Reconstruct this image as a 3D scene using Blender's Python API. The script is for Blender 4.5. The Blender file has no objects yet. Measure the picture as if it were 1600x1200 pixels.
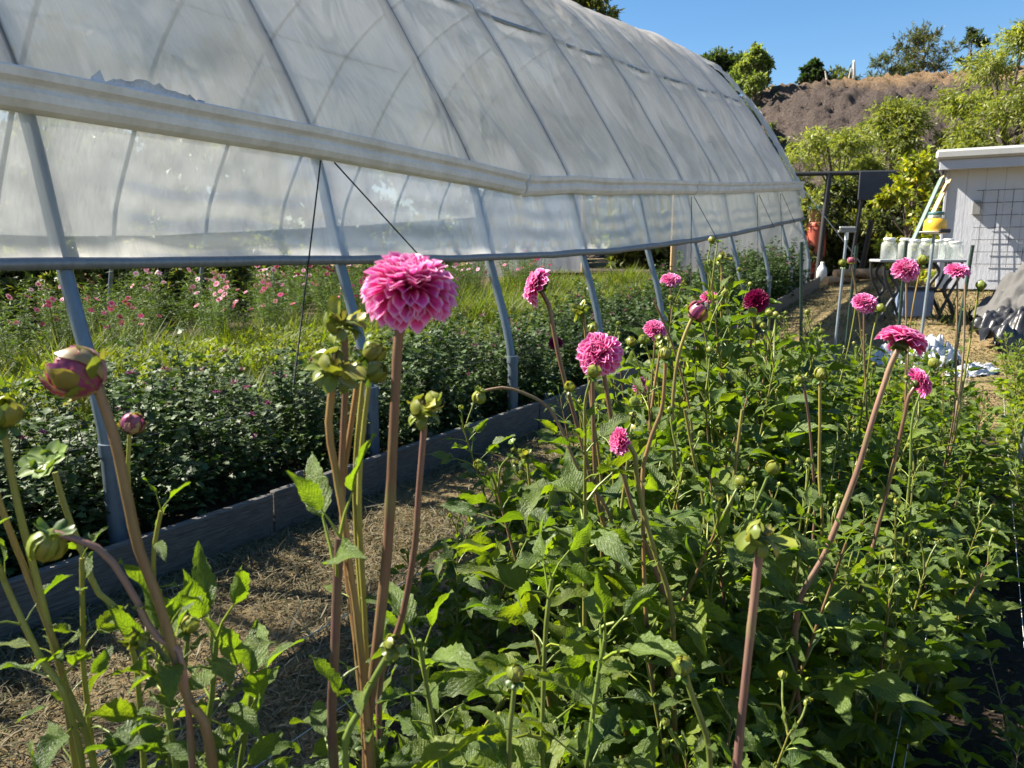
import bpy, math, random
import numpy as np
from mathutils import Vector, Matrix, noise

rng = np.random.default_rng(11)
random.seed(5)
R = math.radians
sc = bpy.context.scene
COL = sc.collection
H, F, PITCH = 1.55, 1160.0, R(10.02)
CP, SP = math.cos(PITCH), math.sin(PITCH)
AX, AY = 0.536, 0.844            # direction of the greenhouse axis on the ground


def smooth(a, b, x):
    t = np.clip((np.asarray(x, float) - a) / (b - a), 0, 1)
    return t * t * (3 - 2 * t)


def rise(s):
    return np.interp(s, [-100, 6.5, 8, 9, 10.8, 13, 18, 24, 32, 400], [0, 0, .04, .1, .21, .36, .75, 1.1, 1.3, 1.3])


def ground(x, y):
    s = x * AX + y * AY
    p = -x * AY + y * AX
    return rise(s) + .30 * smooth(9.8, 12.5, s) * smooth(3.0, .6, p)


def W(s, p, z):                  # greenhouse coordinates (along, across, up) to the world
    return Vector((s * AX - p * AY, s * AY + p * AX, z + float(rise(s))))


def Wn(s, p, z):
    s = np.asarray(s, float); p = np.asarray(p, float)
    return np.stack([s * AX - p * AY, s * AY + p * AX, z + rise(s)], -1)


def at(px, py, y):               # the point a forward distance y away that the photo shows at px, py
    dx, dy = (px - 800) / F, (600 - py) / F
    f = CP + SP * dy
    u = CP * dy - SP
    return Vector((dx / f * y, y, H + u / f * y))


def to_px(v):
    x, y, z = v[0], v[1], v[2] - H
    d = y * CP - z * SP
    u = y * SP + z * CP
    return 800 + F * x / d, 600 - F * u / d


# ------------------------------------------------------------------ materials
def new_mat(name):
    m = bpy.data.materials.new(name)
    m.use_nodes = True
    nt = m.node_tree
    nt.nodes.clear()
    return m, nt, nt.nodes, nt.links


class G:
    """small node-graph helper"""
    def __init__(s, name):
        s.m, s.nt, s.n, s.l = new_mat(name)
        s.out = s.n.new('ShaderNodeOutputMaterial')

    def node(s, t, **kw):
        nd = s.n.new('ShaderNode' + t)
        for k, v in kw.items():
            setattr(nd, k, v)
        return nd

    def put(s, nd, sock, v):
        if isinstance(v, bpy.types.NodeSocket):
            s.l.new(v, nd.inputs[sock])
        elif v is not None:
            if isinstance(v, (tuple, list)) and len(v) == 3 and nd.inputs[sock].type == 'RGBA':
                v = (*v, 1)
            nd.inputs[sock].default_value = v

    def math(s, op, a, b=None, c=None, clamp=False):
        nd = s.node('Math', operation=op, use_clamp=clamp)
        s.put(nd, 0, a); s.put(nd, 1, b); s.put(nd, 2, c)
        return nd.outputs[0]

    def ramp(s, f, stops, interp='LINEAR'):
        nd = s.node('ValToRGB')
        nd.color_ramp.interpolation = interp
        e = nd.color_ramp.elements
        while len(e) < len(stops):
            e.new(.5)
        for el, (p, c) in zip(e, stops):
            el.position = p
            el.color = (*c, 1) if len(c) == 3 else c
        s.put(nd, 0, f)
        return nd.outputs[0]

    def mix(s, f, a, b, mode='MIX'):
        nd = s.node('Mix', data_type='RGBA', blend_type=mode)
        s.put(nd, 0, f); s.put(nd, 6, a); s.put(nd, 7, b)
        return nd.outputs[2]

    def noise(s, scale, detail=4, rough=.55, vec=None, dist=0):
        nd = s.node('TexNoise')
        s.put(nd, 'Scale', scale); s.put(nd, 'Detail', detail); s.put(nd, 'Roughness', rough); s.put(nd, 'Distortion', dist)
        if vec is not None:
            s.l.new(vec, nd.inputs['Vector'])
        return nd.outputs['Fac']

    def obj(s):
        return s.node('TexCoord').outputs['Object']

    def pos(s):
        return s.node('NewGeometry').outputs['Position']

    def uv(s):
        return s.node('UVMap').outputs[0]

    def mapv(s, v, scale=(1, 1, 1), loc=(0, 0, 0)):
        nd = s.node('Mapping')
        s.l.new(v, nd.inputs[0]); s.put(nd, 'Scale', scale); s.put(nd, 'Location', loc)
        return nd.outputs[0]

    def attr(s, name='tint'):
        return s.node('Attribute', attribute_name=name).outputs['Color']

    def bump(s, h, strength=.3, dist=.01):
        nd = s.node('Bump')
        s.put(nd, 'Strength', strength); s.put(nd, 'Distance', dist); s.put(nd, 'Height', h)
        return nd.outputs[0]

    def bsdf(s, color, rough=.6, metal=0, normal=None, spec=.5, **kw):
        nd = s.node('BsdfPrincipled')
        s.put(nd, 'Base Color', color); s.put(nd, 'Roughness', rough); s.put(nd, 'Metallic', metal)
        s.put(nd, 'Specular IOR Level', spec)
        if normal is not None:
            s.l.new(normal, nd.inputs['Normal'])
        for k, v in kw.items():
            s.put(nd, k, v)
        return nd.outputs[0]

    def shmix(s, f, a, b):
        nd = s.node('MixShader')
        s.put(nd, 0, f); s.l.new(a, nd.inputs[1]); s.l.new(b, nd.inputs[2])
        return nd.outputs[0]

    def sep(s, v):
        nd = s.node('SeparateXYZ')
        s.l.new(v, nd.inputs[0])
        return nd.outputs

    def done(s, sh):
        s.l.new(sh, s.out.inputs[0])
        return s.m


def mat_plain(name, color, rough=.6, metal=0, var=.25, scale=8, bump=.15, bdist=.004, spec=.5, stretch=(1, 1, 1), dark=None):
    g = G(name)
    v = g.mapv(g.obj(), stretch)
    n1 = g.noise(scale, 5, .6, v)
    n2 = g.noise(scale * 7, 4, .6, v)
    d = dark or tuple(c * (1 - var * 1.6) for c in color)
    l = tuple(min(1, c * (1 + var * .6)) for c in color)
    c = g.mix(g.math('MULTIPLY_ADD', n2, .5, g.math('MULTIPLY_ADD', n1, 1.2, -.35), clamp=True), d, l)
    return g.done(g.bsdf(c, rough, metal, g.bump(n2, bump, bdist), spec))


def mat_leaf(name, veins=True, rough=.46, trans=.42, tcol=(2.5, 2.5, .35), spec=.45, bumpd=.004):
    g = G(name)
    base = g.attr()
    uv = g.sep(g.uv())
    u = g.math('ABSOLUTE', g.math('SUBTRACT', uv[0], .5))
    n = g.noise(22, 3, .6, g.obj())
    base = g.mix(g.math('MULTIPLY_ADD', n, .9, -.2, clamp=True), g.mix(.45, base, (.012, .03, .006)), base)
    nrm = None
    if veins:
        ph = g.math('FRACT', g.math('MULTIPLY_ADD', u, -3.2, g.math('MULTIPLY', uv[1], 6.0)))
        dist = g.math('ABSOLUTE', g.math('SUBTRACT', ph, .5))
        side = g.math('GREATER_THAN', dist, .445)
        mid = g.math('LESS_THAN', u, .022)
        vein = g.math('MAXIMUM', g.math('MULTIPLY', side, .55), mid)
        base2 = g.mix(g.math('MULTIPLY', vein, .3), base, (.17, .23, .06))
        wr = g.noise(5, 4, .65, g.mapv(g.uv(), (1.2, 2.2, 1)), 1.0)
        hgt = g.math('ADD', g.math('MULTIPLY', g.math('SINE', g.math('MULTIPLY', dist, 6.0)), -.22), g.math('ADD', g.math('MULTIPLY', n, .5), g.math('MULTIPLY', wr, 1.6)))
        nrm = g.bump(hgt, .6, bumpd * 1.3)
        base = base2
    sh = g.bsdf(base, rough, 0, nrm, spec)
    tr = g.node('BsdfTranslucent')
    tc = g.mix(1.0, base, tcol, 'MULTIPLY')
    g.l.new(tc, tr.inputs[0])
    if nrm is not None:
        g.l.new(nrm, tr.inputs['Normal'])
    return g.done(g.shmix(trans, sh, tr.outputs[0]))


def mat_petal(name, pale, trans=.3, edge=.75):
    g = G(name)
    base = g.attr()
    uv = g.sep(g.uv())
    u = g.math('ABSOLUTE', g.math('SUBTRACT', uv[0], .5))
    e1 = g.math('MULTIPLY_ADD', u, 9.0, -3.0, clamp=True)
    e1 = g.math('MULTIPLY', e1, g.math('MULTIPLY_ADD', uv[1], 2.5, -.9, clamp=True))
    e2 = g.math('MULTIPLY_ADD', uv[1], 5.0, -4.1, clamp=True)
    e = g.math('MULTIPLY', g.math('MAXIMUM', e1, e2), edge)
    deep = g.mix(1.0, base, (.85, .22, .55), 'MULTIPLY')
    c = g.mix(g.math('MULTIPLY_ADD', uv[1], 1.5, -.45, clamp=True), deep, base)
    c = g.mix(e, c, pale)
    st = g.noise(60, 2, .5, g.mapv(g.uv(), (1, .06, 1)))
    sh = g.bsdf(c, .5, 0, g.bump(st, .25, .002), .3)
    tr = g.node('BsdfTranslucent')
    g.l.new(c, tr.inputs[0])
    return g.done(g.shmix(trans, sh, tr.outputs[0]))


def mat_stem():
    g = G('stem_skin')
    base = g.attr()
    v = g.mapv(g.obj(), (1, 1, .12))
    n = g.noise(160, 3, .6, v)
    n2 = g.noise(14, 3, .6, g.obj())
    c = g.mix(g.math('MULTIPLY_ADD', n, 1.4, -.35, clamp=True), g.mix(.45, base, (.03, .03, .01)), base)
    c = g.mix(g.math('MULTIPLY_ADD', n2, 2.2, -1.1, clamp=True), c, g.mix(.4, base, (.16, .2, .05)))
    return g.done(g.bsdf(c, .42, 0, g.bump(n, .5, .0015), .5))


def mat_cover(name, clear, dirt, tint=(.80, .81, .83), specks=True, fold=.25, hoop_shade=False):
    """greenhouse film: dusty, lets some light straight through, scatters the rest"""
    g = G(name)
    uv = g.uv()
    streak = g.noise(14, 4, .6, g.mapv(uv, (3.2, .22, 1)))
    blot = g.noise(1.1, 4, .55, uv)
    fine = g.noise(70, 3, .7, g.mapv(uv, (1.5, .35, 1)))
    d = g.math('ADD', g.math('MULTIPLY', streak, .42), g.math('ADD', g.math('MULTIPLY', blot, .78), g.math('MULTIPLY', fine, .18)))
    d = g.math('MULTIPLY_ADD', g.math('SUBTRACT', d, .45), 1.5, 0, clamp=True)
    c = g.mix(d, tint, tuple(a * b for a, b in zip(tint, dirt)))
    if hoop_shade:                                              # contact shade of each hoop, painted into the film colour as a dark line
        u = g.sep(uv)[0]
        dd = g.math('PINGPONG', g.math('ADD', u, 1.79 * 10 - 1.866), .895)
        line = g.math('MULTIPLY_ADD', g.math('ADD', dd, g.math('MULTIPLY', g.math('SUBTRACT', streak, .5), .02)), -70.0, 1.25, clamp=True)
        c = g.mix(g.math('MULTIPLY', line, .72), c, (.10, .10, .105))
    if specks:
        sp = g.math('GREATER_THAN', g.math('MULTIPLY', fine, g.math('MULTIPLY_ADD', blot, .5, .75)), .715)
        c = g.mix(g.math('MULTIPLY', sp, .5), c, (.16, .14, .12))
    nrm = g.bump(g.math('ADD', g.math('MULTIPLY', streak, .10), g.math('MULTIPLY', g.noise(1.5, 2.5, .5, g.mapv(uv, (2.0, .6, 1)), .6), 2.6)), fold, .06)
    df = g.node('BsdfDiffuse'); g.l.new(c, df.inputs[0]); g.l.new(nrm, df.inputs['Normal'])
    tr = g.node('BsdfTranslucent'); g.l.new(c, tr.inputs[0]); g.l.new(nrm, tr.inputs['Normal'])
    gl = g.node('BsdfGlossy'); g.put(gl, 'Roughness', .28); g.put(gl, 'Color', (.9, .93, 1)); g.l.new(nrm, gl.inputs['Normal'])
    sh = g.shmix(.74, df.outputs[0], tr.outputs[0])
    fr = g.node('Fresnel'); g.put(fr, 'IOR', 1.45)
    sh = g.shmix(g.math('MULTIPLY', fr.outputs[0], .22), sh, gl.outputs[0])
    tp = g.node('BsdfTransparent'); g.put(tp, 'Color', (.96, .97, .97))
    cl = g.math('MULTIPLY_ADD', d, -clear * .8, clear * 1.25, clamp=True)
    return g.done(g.shmix(cl, sh, tp.outputs[0]))


def mat_ground():
    g = G('dry_ground')
    v = g.pos()
    a = g.noise(.55, 5, .6, v); b = g.noise(9, 6, .65, v); c3 = g.noise(90, 4, .7, v)
    straw = g.mix(g.math('MULTIPLY_ADD', c3, 1.6, -.3, clamp=True), (.10, .070, .035), (.36, .27, .14))
    green = g.mix(b, (.05, .065, .02), (.16, .16, .055))
    c = g.mix(g.math('MULTIPLY_ADD', a, 3.5, -1.6, clamp=True), straw, g.mix(.55, straw, green))
    c = g.mix(g.math('MULTIPLY_ADD', b, 2.5, -1.4, clamp=True), c, (.30, .215, .12))
    return g.done(g.bsdf(c, .95, 0, g.bump(g.math('ADD', b, c3), .7, .03), .1))


def mat_soil(name, a=(.022, .016, .011), b=(.085, .06, .04)):
    g = G(name)
    v = g.pos()
    n = g.noise(14, 6, .7, v); n2 = g.noise(110, 4, .7, v)
    c = g.mix(g.math('MULTIPLY_ADD', n2, 1.6, -.35, clamp=True), a, b)
    c = g.mix(g.math('MULTIPLY_ADD', n, 2, -.8, clamp=True), c, tuple(x * .6 for x in b))
    return g.done(g.bsdf(c, .95, 0, g.bump(g.math('ADD', n, n2), .9, .03), .15))


def mat_hill():
    g = G('mulch_slope')
    v = g.pos()
    z = g.sep(v)[2]
    a = g.noise(.28, 5, .6, v); b = g.noise(2.2, 6, .7, v); c3 = g.noise(11, 5, .75, v)
    dark = g.mix(g.math('MULTIPLY_ADD', c3, 2.0, -.5, clamp=True), (.04, .031, .027), (.27, .215, .185))
    dark = g.mix(g.math('MULTIPLY_ADD', b, 2.4, -1.1, clamp=True), g.mix(.5, dark, (.06, .045, .04)), dark)
    straw = g.mix(g.math('MULTIPLY_ADD', c3, 1.8, -.4, clamp=True), (.17, .10, .05), (.45, .31, .17))
    f = g.math('ADD', g.math('MULTIPLY_ADD', z, .75, -6.55), g.math('MULTIPLY_ADD', a, 2.2, g.math('MULTIPLY_ADD', b, 1.2, -1.7)), clamp=True)
    return g.done(g.bsdf(g.mix(f, dark, straw), .95, 0, g.bump(g.math('ADD', b, c3), 1.0, .25), .1))


def mat_glass():
    g = G('cloudy_glass')
    n = g.noise(9, 4, .6, g.obj())
    df = g.bsdf(g.mix(n, (.62, .66, .62), (.82, .84, .80)), .15, 0, None, .5)
    tr = g.node('BsdfTranslucent'); g.put(tr, 'Color', (.8, .83, .8))
    tp = g.node('BsdfTransparent'); g.put(tp, 'Color', (.95, .97, .96))
    return g.done(g.shmix(g.math('MULTIPLY_ADD', n, -.5, .95, clamp=True), g.shmix(.45, df, tr.outputs[0]), tp.outputs[0]))


def mat_siding():
    g = G('white_siding')
    v = g.obj()
    xs = g.sep(v)
    n = g.noise(26, 4, .65, g.mapv(v, (1, 1, .25)))
    n2 = g.noise(3, 4, .6, v)
    fr = g.math('FRACT', g.math('DIVIDE', xs[0], .285))
    groove = g.math('LESS_THAN', fr, .035)
    c = g.mix(n2, (.42, .43, .48), (.52, .53, .57))
    c = g.mix(g.math('MULTIPLY', groove, .75), c, (.30, .30, .33))
    h = g.math('SUBTRACT', n, g.math('MULTIPLY', groove, 3.0))
    return g.done(g.bsdf(c, .7, 0, g.bump(h, .55, .012), .3))


def mat_steel(name='galvanised_steel', c=(.36, .42, .47), rough=.45):
    g = G(name)
    v = g.obj()
    n = g.noise(35, 4, .6, g.mapv(v, (1, 1, .3))); n2 = g.noise(5, 4, .6, v)
    col = g.mix(g.math('MULTIPLY_ADD', n, 1.4, -.3, clamp=True), tuple(x * .6 for x in c), c)
    col = g.mix(g.math('MULTIPLY_ADD', n2, 2, -1.1, clamp=True), col, (.22, .21, .19))
    return g.done(g.bsdf(col, rough, .35, g.bump(n, .2, .002), .5))


def mat_wood(name, a, b, axis_stretch=(1, 1, 1)):
    g = G(name)
    v = g.uv()
    n = g.noise(9, 6, .7, g.mapv(v, (1, 12, 1)), .6); n2 = g.noise(2.2, 4, .6, v)
    c = g.mix(g.math('MULTIPLY_ADD', n, 1.9, -.5, clamp=True), a, b)
    c = g.mix(g.math('MULTIPLY_ADD', n2, 2, -.9, clamp=True), c, tuple(x * .4 for x in b))
    return g.done(g.bsdf(c, .8, 0, g.bump(n, .8, .010), .3))


M = {}
M['leaf'] = mat_leaf('dahlia_leaf')
M['leaf_small'] = mat_leaf('small_leaf', False, .5, .33)
M['leaf_dull'] = mat_leaf('dull_leaf', False, .55, .18, spec=.4, tcol=(1.4, 1.7, .6))
M['willow'] = mat_leaf('willow_leaf', False, .5, .46, (1.6, 1.6, .5))
M['blade'] = mat_leaf('grass_blade', False, .6, .4, (1.5, 1.6, .5))
M['straw'] = mat_leaf('dry_blade', False, .75, .25, (1.1, 1.0, .8), spec=.2)
M['petal'] = mat_petal('pink_petal', (.92, .56, .75), edge=.85)
M['petal_dark'] = mat_petal('magenta_petal', (.45, .03, .18), edge=.25)
M['petal_thin'] = mat_petal('thin_petal', (.8, .6, .7), edge=.2)
M['bract'] = mat_leaf('bract_skin', False, .4, .3, (1.4, 1.4, .6))
M['stem'] = mat_stem()
M['film'] = mat_cover('dusty_film', .06, (.70, .67, .65), (.88, .85, .84), hoop_shade=True, fold=.8)
M['film_far'] = mat_cover('clean_film', .74, (.86, .85, .83), (.78, .79, .80), False)
M['film_side'] = mat_cover('side_film', .29, (.78, .76, .72), (.84, .83, .80), fold=.5)
M['film_end'] = mat_cover('end_film', .10, (.86, .85, .84), (.74, .75, .77))
M['steel'] = mat_steel('galvanised_steel', (.26, .31, .36))
M['hoop'] = mat_steel('hoop_steel', (.20, .25, .30))
M['rail'] = mat_steel('rail_steel', (.28, .29, .31), .5)
M['gutter'] = mat_plain('gutter_paint', (.74, .74, .76), .4, 0, .1, 5, .06, dark=(.44, .42, .38))
M['cord'] = mat_plain('black_cord', (.015, .015, .017), .7)
M['twine'] = mat_plain('white_twine', (.52, .52, .50), .7, 0, .1)
M['board'] = mat_wood('weathered_board', (.045, .042, .040), (.27, .25, .225))
M['lumber'] = mat_wood('pale_lumber', (.45, .30, .15), (.66, .48, .28))
M['greenwood'] = mat_wood('green_lumber', (.10, .15, .13), (.22, .29, .25))
M['ground'] = mat_ground()
M['soil'] = mat_soil('dark_soil')
M['soil_in'] = mat_soil('house_soil', (.03, .022, .014), (.13, .09, .055))
M['chip'] = mat_plain('wood_chip', (.12, .085, .055), .9, 0, .5, 20)
M['hill'] = mat_hill()
M['bark'] = mat_plain('bark', (.12, .09, .065), .9, 0, .4, 12, .6, .02, stretch=(1, 1, .2))
M['post'] = mat_plain('green_post_paint', (.012, .035, .026), .45, 0, .3, 14)
M['black'] = mat_plain('black_paint', (.018, .018, .02), .6, 0, .3, 9)
M['panel'] = mat_plain('dark_panel', (.03, .032, .045), .55, 0, .35, 5)
M['siding'] = mat_siding()
M['roofing'] = mat_plain('pale_roofing', (.36, .36, .35), .7, 0, .12, 5, .2)
M['trim'] = mat_plain('grey_trim', (.40, .41, .46), .6, 0, .15, 6, stretch=(.3, 1, 1))
M['box'] = mat_plain('grey_box', (.22, .22, .21), .5)
M['wire'] = mat_plain('wire', (.10, .10, .11), .5, .4)
M['glass'] = mat_glass()
M['lid'] = mat_plain('white_lid', (.72, .73, .70), .4, 0, .08)
M['iron'] = mat_plain('cast_iron', (.022, .022, .024), .5, 0, .3)
M['table'] = mat_plain('grey_table', (.30, .31, .33), .6, 0, .25, 7)
M['blue'] = mat_plain('blue_grey_plastic', (.16, .20, .30), .45, 0, .15)
M['tarp'] = mat_plain('faded_black_fabric', (.085, .082, .08), .8, 0, .3, 5, .4, .01)
M['blackfilm'] = mat_plain('black_film', (.035, .035, .038), .35, 0, .3, 6, .3, .01)
M['whitefilm'] = mat_plain('white_film', (.42, .44, .48), .4, 0, .12, 5, .3, .01)
M['barrel'] = mat_plain('red_plastic', (.46, .10, .065), .5, 0, .2, 5)
M['teal'] = mat_plain('teal_cloth', (.10, .26, .30), .8)
M['yellow'] = mat_plain('amber_syrup', (.75, .42, .04), .3, 0, .25, 12)
M['dkteal'] = mat_plain('dark_green_lid', (.06, .15, .14), .5)
M['white'] = mat_plain('white_plastic', (.75, .75, .73), .4, 0, .08)
M['log'] = mat_plain('cut_log', (.33, .22, .13), .85, 0, .35, 10, .5, .01)
M['far_post'] = mat_plain('sun_bleached_post', (.55, .50, .42), .8)


# ------------------------------------------------------------------ mesh builder
class MB:
    def __init__(s):
        s.V = []; s.UV = []; s.C = []; s.n = 0
        s.loops = []; s.tot = []; s.mi = []; s.sm = []

    def add(s, V, Fc, uv=None, col=None, mat=0, smooth=True):
        V = np.asarray(V, np.float32).reshape(-1, 3)
        if len(V) == 0:
            return
        s.V.append(V)
        s.UV.append(np.zeros((len(V), 2), np.float32) if uv is None else np.asarray(uv, np.float32).reshape(-1, 2))
        if col is None:
            col = (.5, .5, .5)
        col = np.asarray(col, np.float32)
        if col.ndim == 1:
            col = np.tile(col, (len(V), 1))
        s.C.append(col)
        groups = [Fc] if isinstance(Fc, np.ndarray) else None
        if groups is None:
            by = {}
            for f in Fc:
                by.setdefault(len(f), []).append(f)
            groups = [np.array(v, np.int32) for v in by.values()]
        for g in groups:
            s.loops.append((g + s.n).astype(np.int32).ravel())
            s.tot.append(np.full(len(g), g.shape[1], np.int32))
            s.mi.append(np.full(len(g), mat, np.int32))
            s.sm.append(np.full(len(g), smooth, bool))
        s.n += len(V)

    def build(s, name, mats, parent=None, root=None):
        me = bpy.data.meshes.new(name)
        if not isinstance(mats, (list, tuple)):
            mats = [mats]
        for m in mats:
            me.materials.append(m)
        V = np.concatenate(s.V)
        if root is not None:
            V = V - np.asarray(root, np.float32)
        loops = np.concatenate(s.loops); tot = np.concatenate(s.tot)
        me.vertices.add(len(V)); me.vertices.foreach_set('co', V.ravel())
        me.loops.add(len(loops)); me.loops.foreach_set('vertex_index', loops)
        me.polygons.add(len(tot))
        st = np.zeros(len(tot), np.int32); st[1:] = np.cumsum(tot)[:-1]
        me.polygons.foreach_set('loop_start', st)
        me.polygons.foreach_set('material_index', np.concatenate(s.mi))
        me.polygons.foreach_set('use_smooth', np.concatenate(s.sm))
        uvl = me.uv_layers.new(name='UVMap')
        UV = np.concatenate(s.UV)
        uvl.data.foreach_set('uv', UV[loops].ravel())
        ca = me.color_attributes.new('tint', 'FLOAT_COLOR', 'POINT')
        C = np.concatenate(s.C)
        ca.data.foreach_set('color', np.concatenate([C, np.ones((len(C), 1), np.float32)], 1).ravel())
        me.update(calc_edges=True)
        me.validate()
        o = bpy.data.objects.new(name, me)
        COL.objects.link(o)
        if parent is not None:
            o.parent = parent
        return o


def tag(o, label=None, cat=None, group=None, kind=None):
    if label: o['label'] = label
    if cat: o['category'] = cat
    if group: o['group'] = group
    if kind: o['kind'] = kind
    return o


def thing(name, loc, label, cat, group=None, rz=0):
    o = bpy.data.objects.new(name, None)
    o.empty_display_size = .1
    COL.objects.link(o)
    o.location = loc
    o.rotation_euler = (0, 0, rz)
    return tag(o, label, cat, group)


def copy_tree(o, loc=None, rz=None, scale=None, label=None):
    c = o.copy(); COL.objects.link(c)
    for ch in list(o.children):
        d = ch.copy(); COL.objects.link(d); d.parent = c
        for g2 in list(ch.children):
            e = g2.copy(); COL.objects.link(e); e.parent = d
    if loc is not None: c.location = loc
    if rz is not None: c.rotation_euler = (0, 0, rz)
    if scale is not None: c.scale = (scale, scale, scale)
    if label: c['label'] = label
    return c


def spline(pts, n):
    P = np.asarray([tuple(p) for p in pts], float)
    if len(P) == 2:
        t = np.linspace(0, 1, n)[:, None]
        return P[0] * (1 - t) + P[1] * t
    d = np.r_[0, np.cumsum(np.linalg.norm(np.diff(P, axis=0), axis=1))]
    Q = np.vstack([2 * P[0] - P[1], P, 2 * P[-1] - P[-2]])
    out = []
    for t in np.linspace(0, d[-1], n):
        i = min(max(int(np.searchsorted(d, t, 'right')) - 1, 0), len(P) - 2)
        u = (t - d[i]) / max(d[i + 1] - d[i], 1e-9)
        a, b, c, e = Q[i], Q[i + 1], Q[i + 2], Q[i + 3]
        out.append(.5 * ((2 * b) + (c - a) * u + (2 * a - 5 * b + 4 * c - e) * u * u + (-a + 3 * b - 3 * c + e) * u ** 3))
    return np.array(out)


def tube(mb, P, r, sides=8, col=(.5, .5, .5), mat=0, cap=True, uvs=1.0):
    P = np.asarray([tuple(p) for p in P], float)
    n = len(P)
    r = np.full(n, r, float) if np.isscalar(r) else np.asarray(r, float)
    T = np.gradient(P, axis=0)
    T /= np.maximum(np.linalg.norm(T, axis=1, keepdims=True), 1e-9)
    ref = np.array([0, 0, 1.0]) if abs(T[0][2]) < .9 else np.array([1.0, 0, 0])
    X = np.cross(T[0], ref); X /= np.linalg.norm(X)
    V = []; UV = []
    L = np.r_[0, np.cumsum(np.linalg.norm(np.diff(P, axis=0), axis=1))]
    a = np.linspace(0, 2 * np.pi, sides, endpoint=False)
    for i in range(n):
        X = X - T[i] * np.dot(X, T[i]); X /= max(np.linalg.norm(X), 1e-9)
        Y = np.cross(T[i], X)
        V.append(P[i] + r[i] * (np.cos(a)[:, None] * X + np.sin(a)[:, None] * Y))
        UV.append(np.stack([np.full(sides, L[i] * uvs), a / 6.283], -1))
    V = np.concatenate(V); UV = np.concatenate(UV)
    k = np.arange(sides); k2 = (k + 1) % sides
    Fs = np.concatenate([np.stack([i * sides + k, i * sides + k2, (i + 1) * sides + k2, (i + 1) * sides + k], -1) for i in range(n - 1)])
    col = np.asarray(col, float)
    if col.ndim == 2:
        col = np.repeat(col, sides, axis=0)
    mb.add(V, Fs, UV, col, mat)
    if cap:
        for e in (0, n - 1):
            idx = np.arange(sides)
            mb.add(V[e * sides:(e + 1) * sides], (idx[::-1] if e == 0 else idx)[None, :].astype(np.int32), None,
                   col[e * sides:(e + 1) * sides] if col.ndim == 2 else col, mat, False)


def box(mb, c, d, X=(1, 0, 0), Y=(0, 1, 0), mat=0, bev=.0, col=(.5, .5, .5)):
    """bevelled box, centre c, full sizes d, axes X Y"""
    X = Vector(X).normalized(); Y = Vector(Y).normalized(); Z = X.cross(Y).normalized(); Y = Z.cross(X)
    c = Vector(c); hx, hy, hz = d[0] / 2, d[1] / 2, d[2] / 2
    b = min(bev or min(d) * .12, min(d) * .3)
    V = []; idx = {}
    for sx in (-1, 1):
        for sy in (-1, 1):
            for sz in (-1, 1):
                for ax in range(3):
                    o = [hx, hy, hz]
                    for k in range(3):
                        if k != ax:
                            o[k] -= b
                    idx[(sx, sy, sz, ax)] = len(V)
                    V.append(c + X * (sx * o[0]) + Y * (sy * o[1]) + Z * (sz * o[2]))
    Fs = []
    s2 = [(-1, -1), (1, -1), (1, 1), (-1, 1)]
    def key(ax, s, a, b_):
        t = [0, 0, 0]; t[ax] = s; o = [k for k in range(3) if k != ax]; t[o[0]] = a; t[o[1]] = b_
        return tuple(t)
    for ax in range(3):
        for s in (-1, 1):
            q = [idx[key(ax, s, a, b_) + (ax,)] for a, b_ in s2]
            flip = (s < 0) ^ (ax == 1)
            Fs.append(q[::-1] if flip else q)
    for ax in range(3):                       # bevel strips along axis ax
        o = [k for k in range(3) if k != ax]
        for s0 in (-1, 1):
            for s1 in (-1, 1):
                def kk(sa, face):
                    t = [0, 0, 0]; t[ax] = sa; t[o[0]] = s0; t[o[1]] = s1
                    return idx[tuple(t) + (face,)]
                Fs.append([kk(-1, o[0]), kk(1, o[0]), kk(1, o[1]), kk(-1, o[1])])
    for sx in (-1, 1):
        for sy in (-1, 1):
            for sz in (-1, 1):
                Fs.append([idx[(sx, sy, sz, k)] for k in range(3)])
    ctr = np.array(c); Va = np.array([tuple(v) for v in V])
    fixed = []
    for f in Fs:
        n = np.cross(Va[f[1]] - Va[f[0]], Va[f[2]] - Va[f[0]])
        fixed.append(f[::-1] if np.dot(n, Va[f].mean(0) - ctr) < 0 else f)
    rel = Va - ctr
    long = int(np.argmax(d)); axs = [np.array(X), np.array(Y), np.array(Z)]
    oth = [k for k in range(3) if k != long]
    uv = np.stack([rel @ axs[long], rel @ axs[oth[0]] + rel @ axs[oth[1]]], -1)
    mb.add(Va, fixed, uv, col, mat, False)


def lathe(mb, prof, c, sides=20, axis=(0, 0, 1), mat=0, col=(.5, .5, .5), squash=1.0):
    A = Vector(axis).normalized(); X = A.orthogonal().normalized(); Y = A.cross(X)
    a = np.linspace(0, 2 * np.pi, sides, endpoint=False)
    V = []
    for r, z in prof:
        V.append(np.array(c) + r * (np.cos(a)[:, None] * np.array(X) + squash * np.sin(a)[:, None] * np.array(Y)) + z * np.array(A))
    V = np.concatenate(V); k = np.arange(sides); k2 = (k + 1) % sides
    Fs = np.concatenate([np.stack([i * sides + k, i * sides + k2, (i + 1) * sides + k2, (i + 1) * sides + k], -1) for i in range(len(prof) - 1)])
    mb.add(V, Fs, None, col, mat)
    for e in (0, len(prof) - 1):
        if prof[e][0] > 1e-4:
            idx = np.arange(sides)
            mb.add(V[e * sides:(e + 1) * sides], (idx[::-1] if e == 0 else idx)[None, :].astype(np.int32), None, col, mat, False)


def grid_faces(nu, nv):
    i, j = np.meshgrid(np.arange(nu - 1), np.arange(nv - 1), indexing='ij')
    a = (i * nv + j).ravel()
    return np.stack([a, a + nv, a + nv + 1, a + 1], -1).astype(np.int32)


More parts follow.
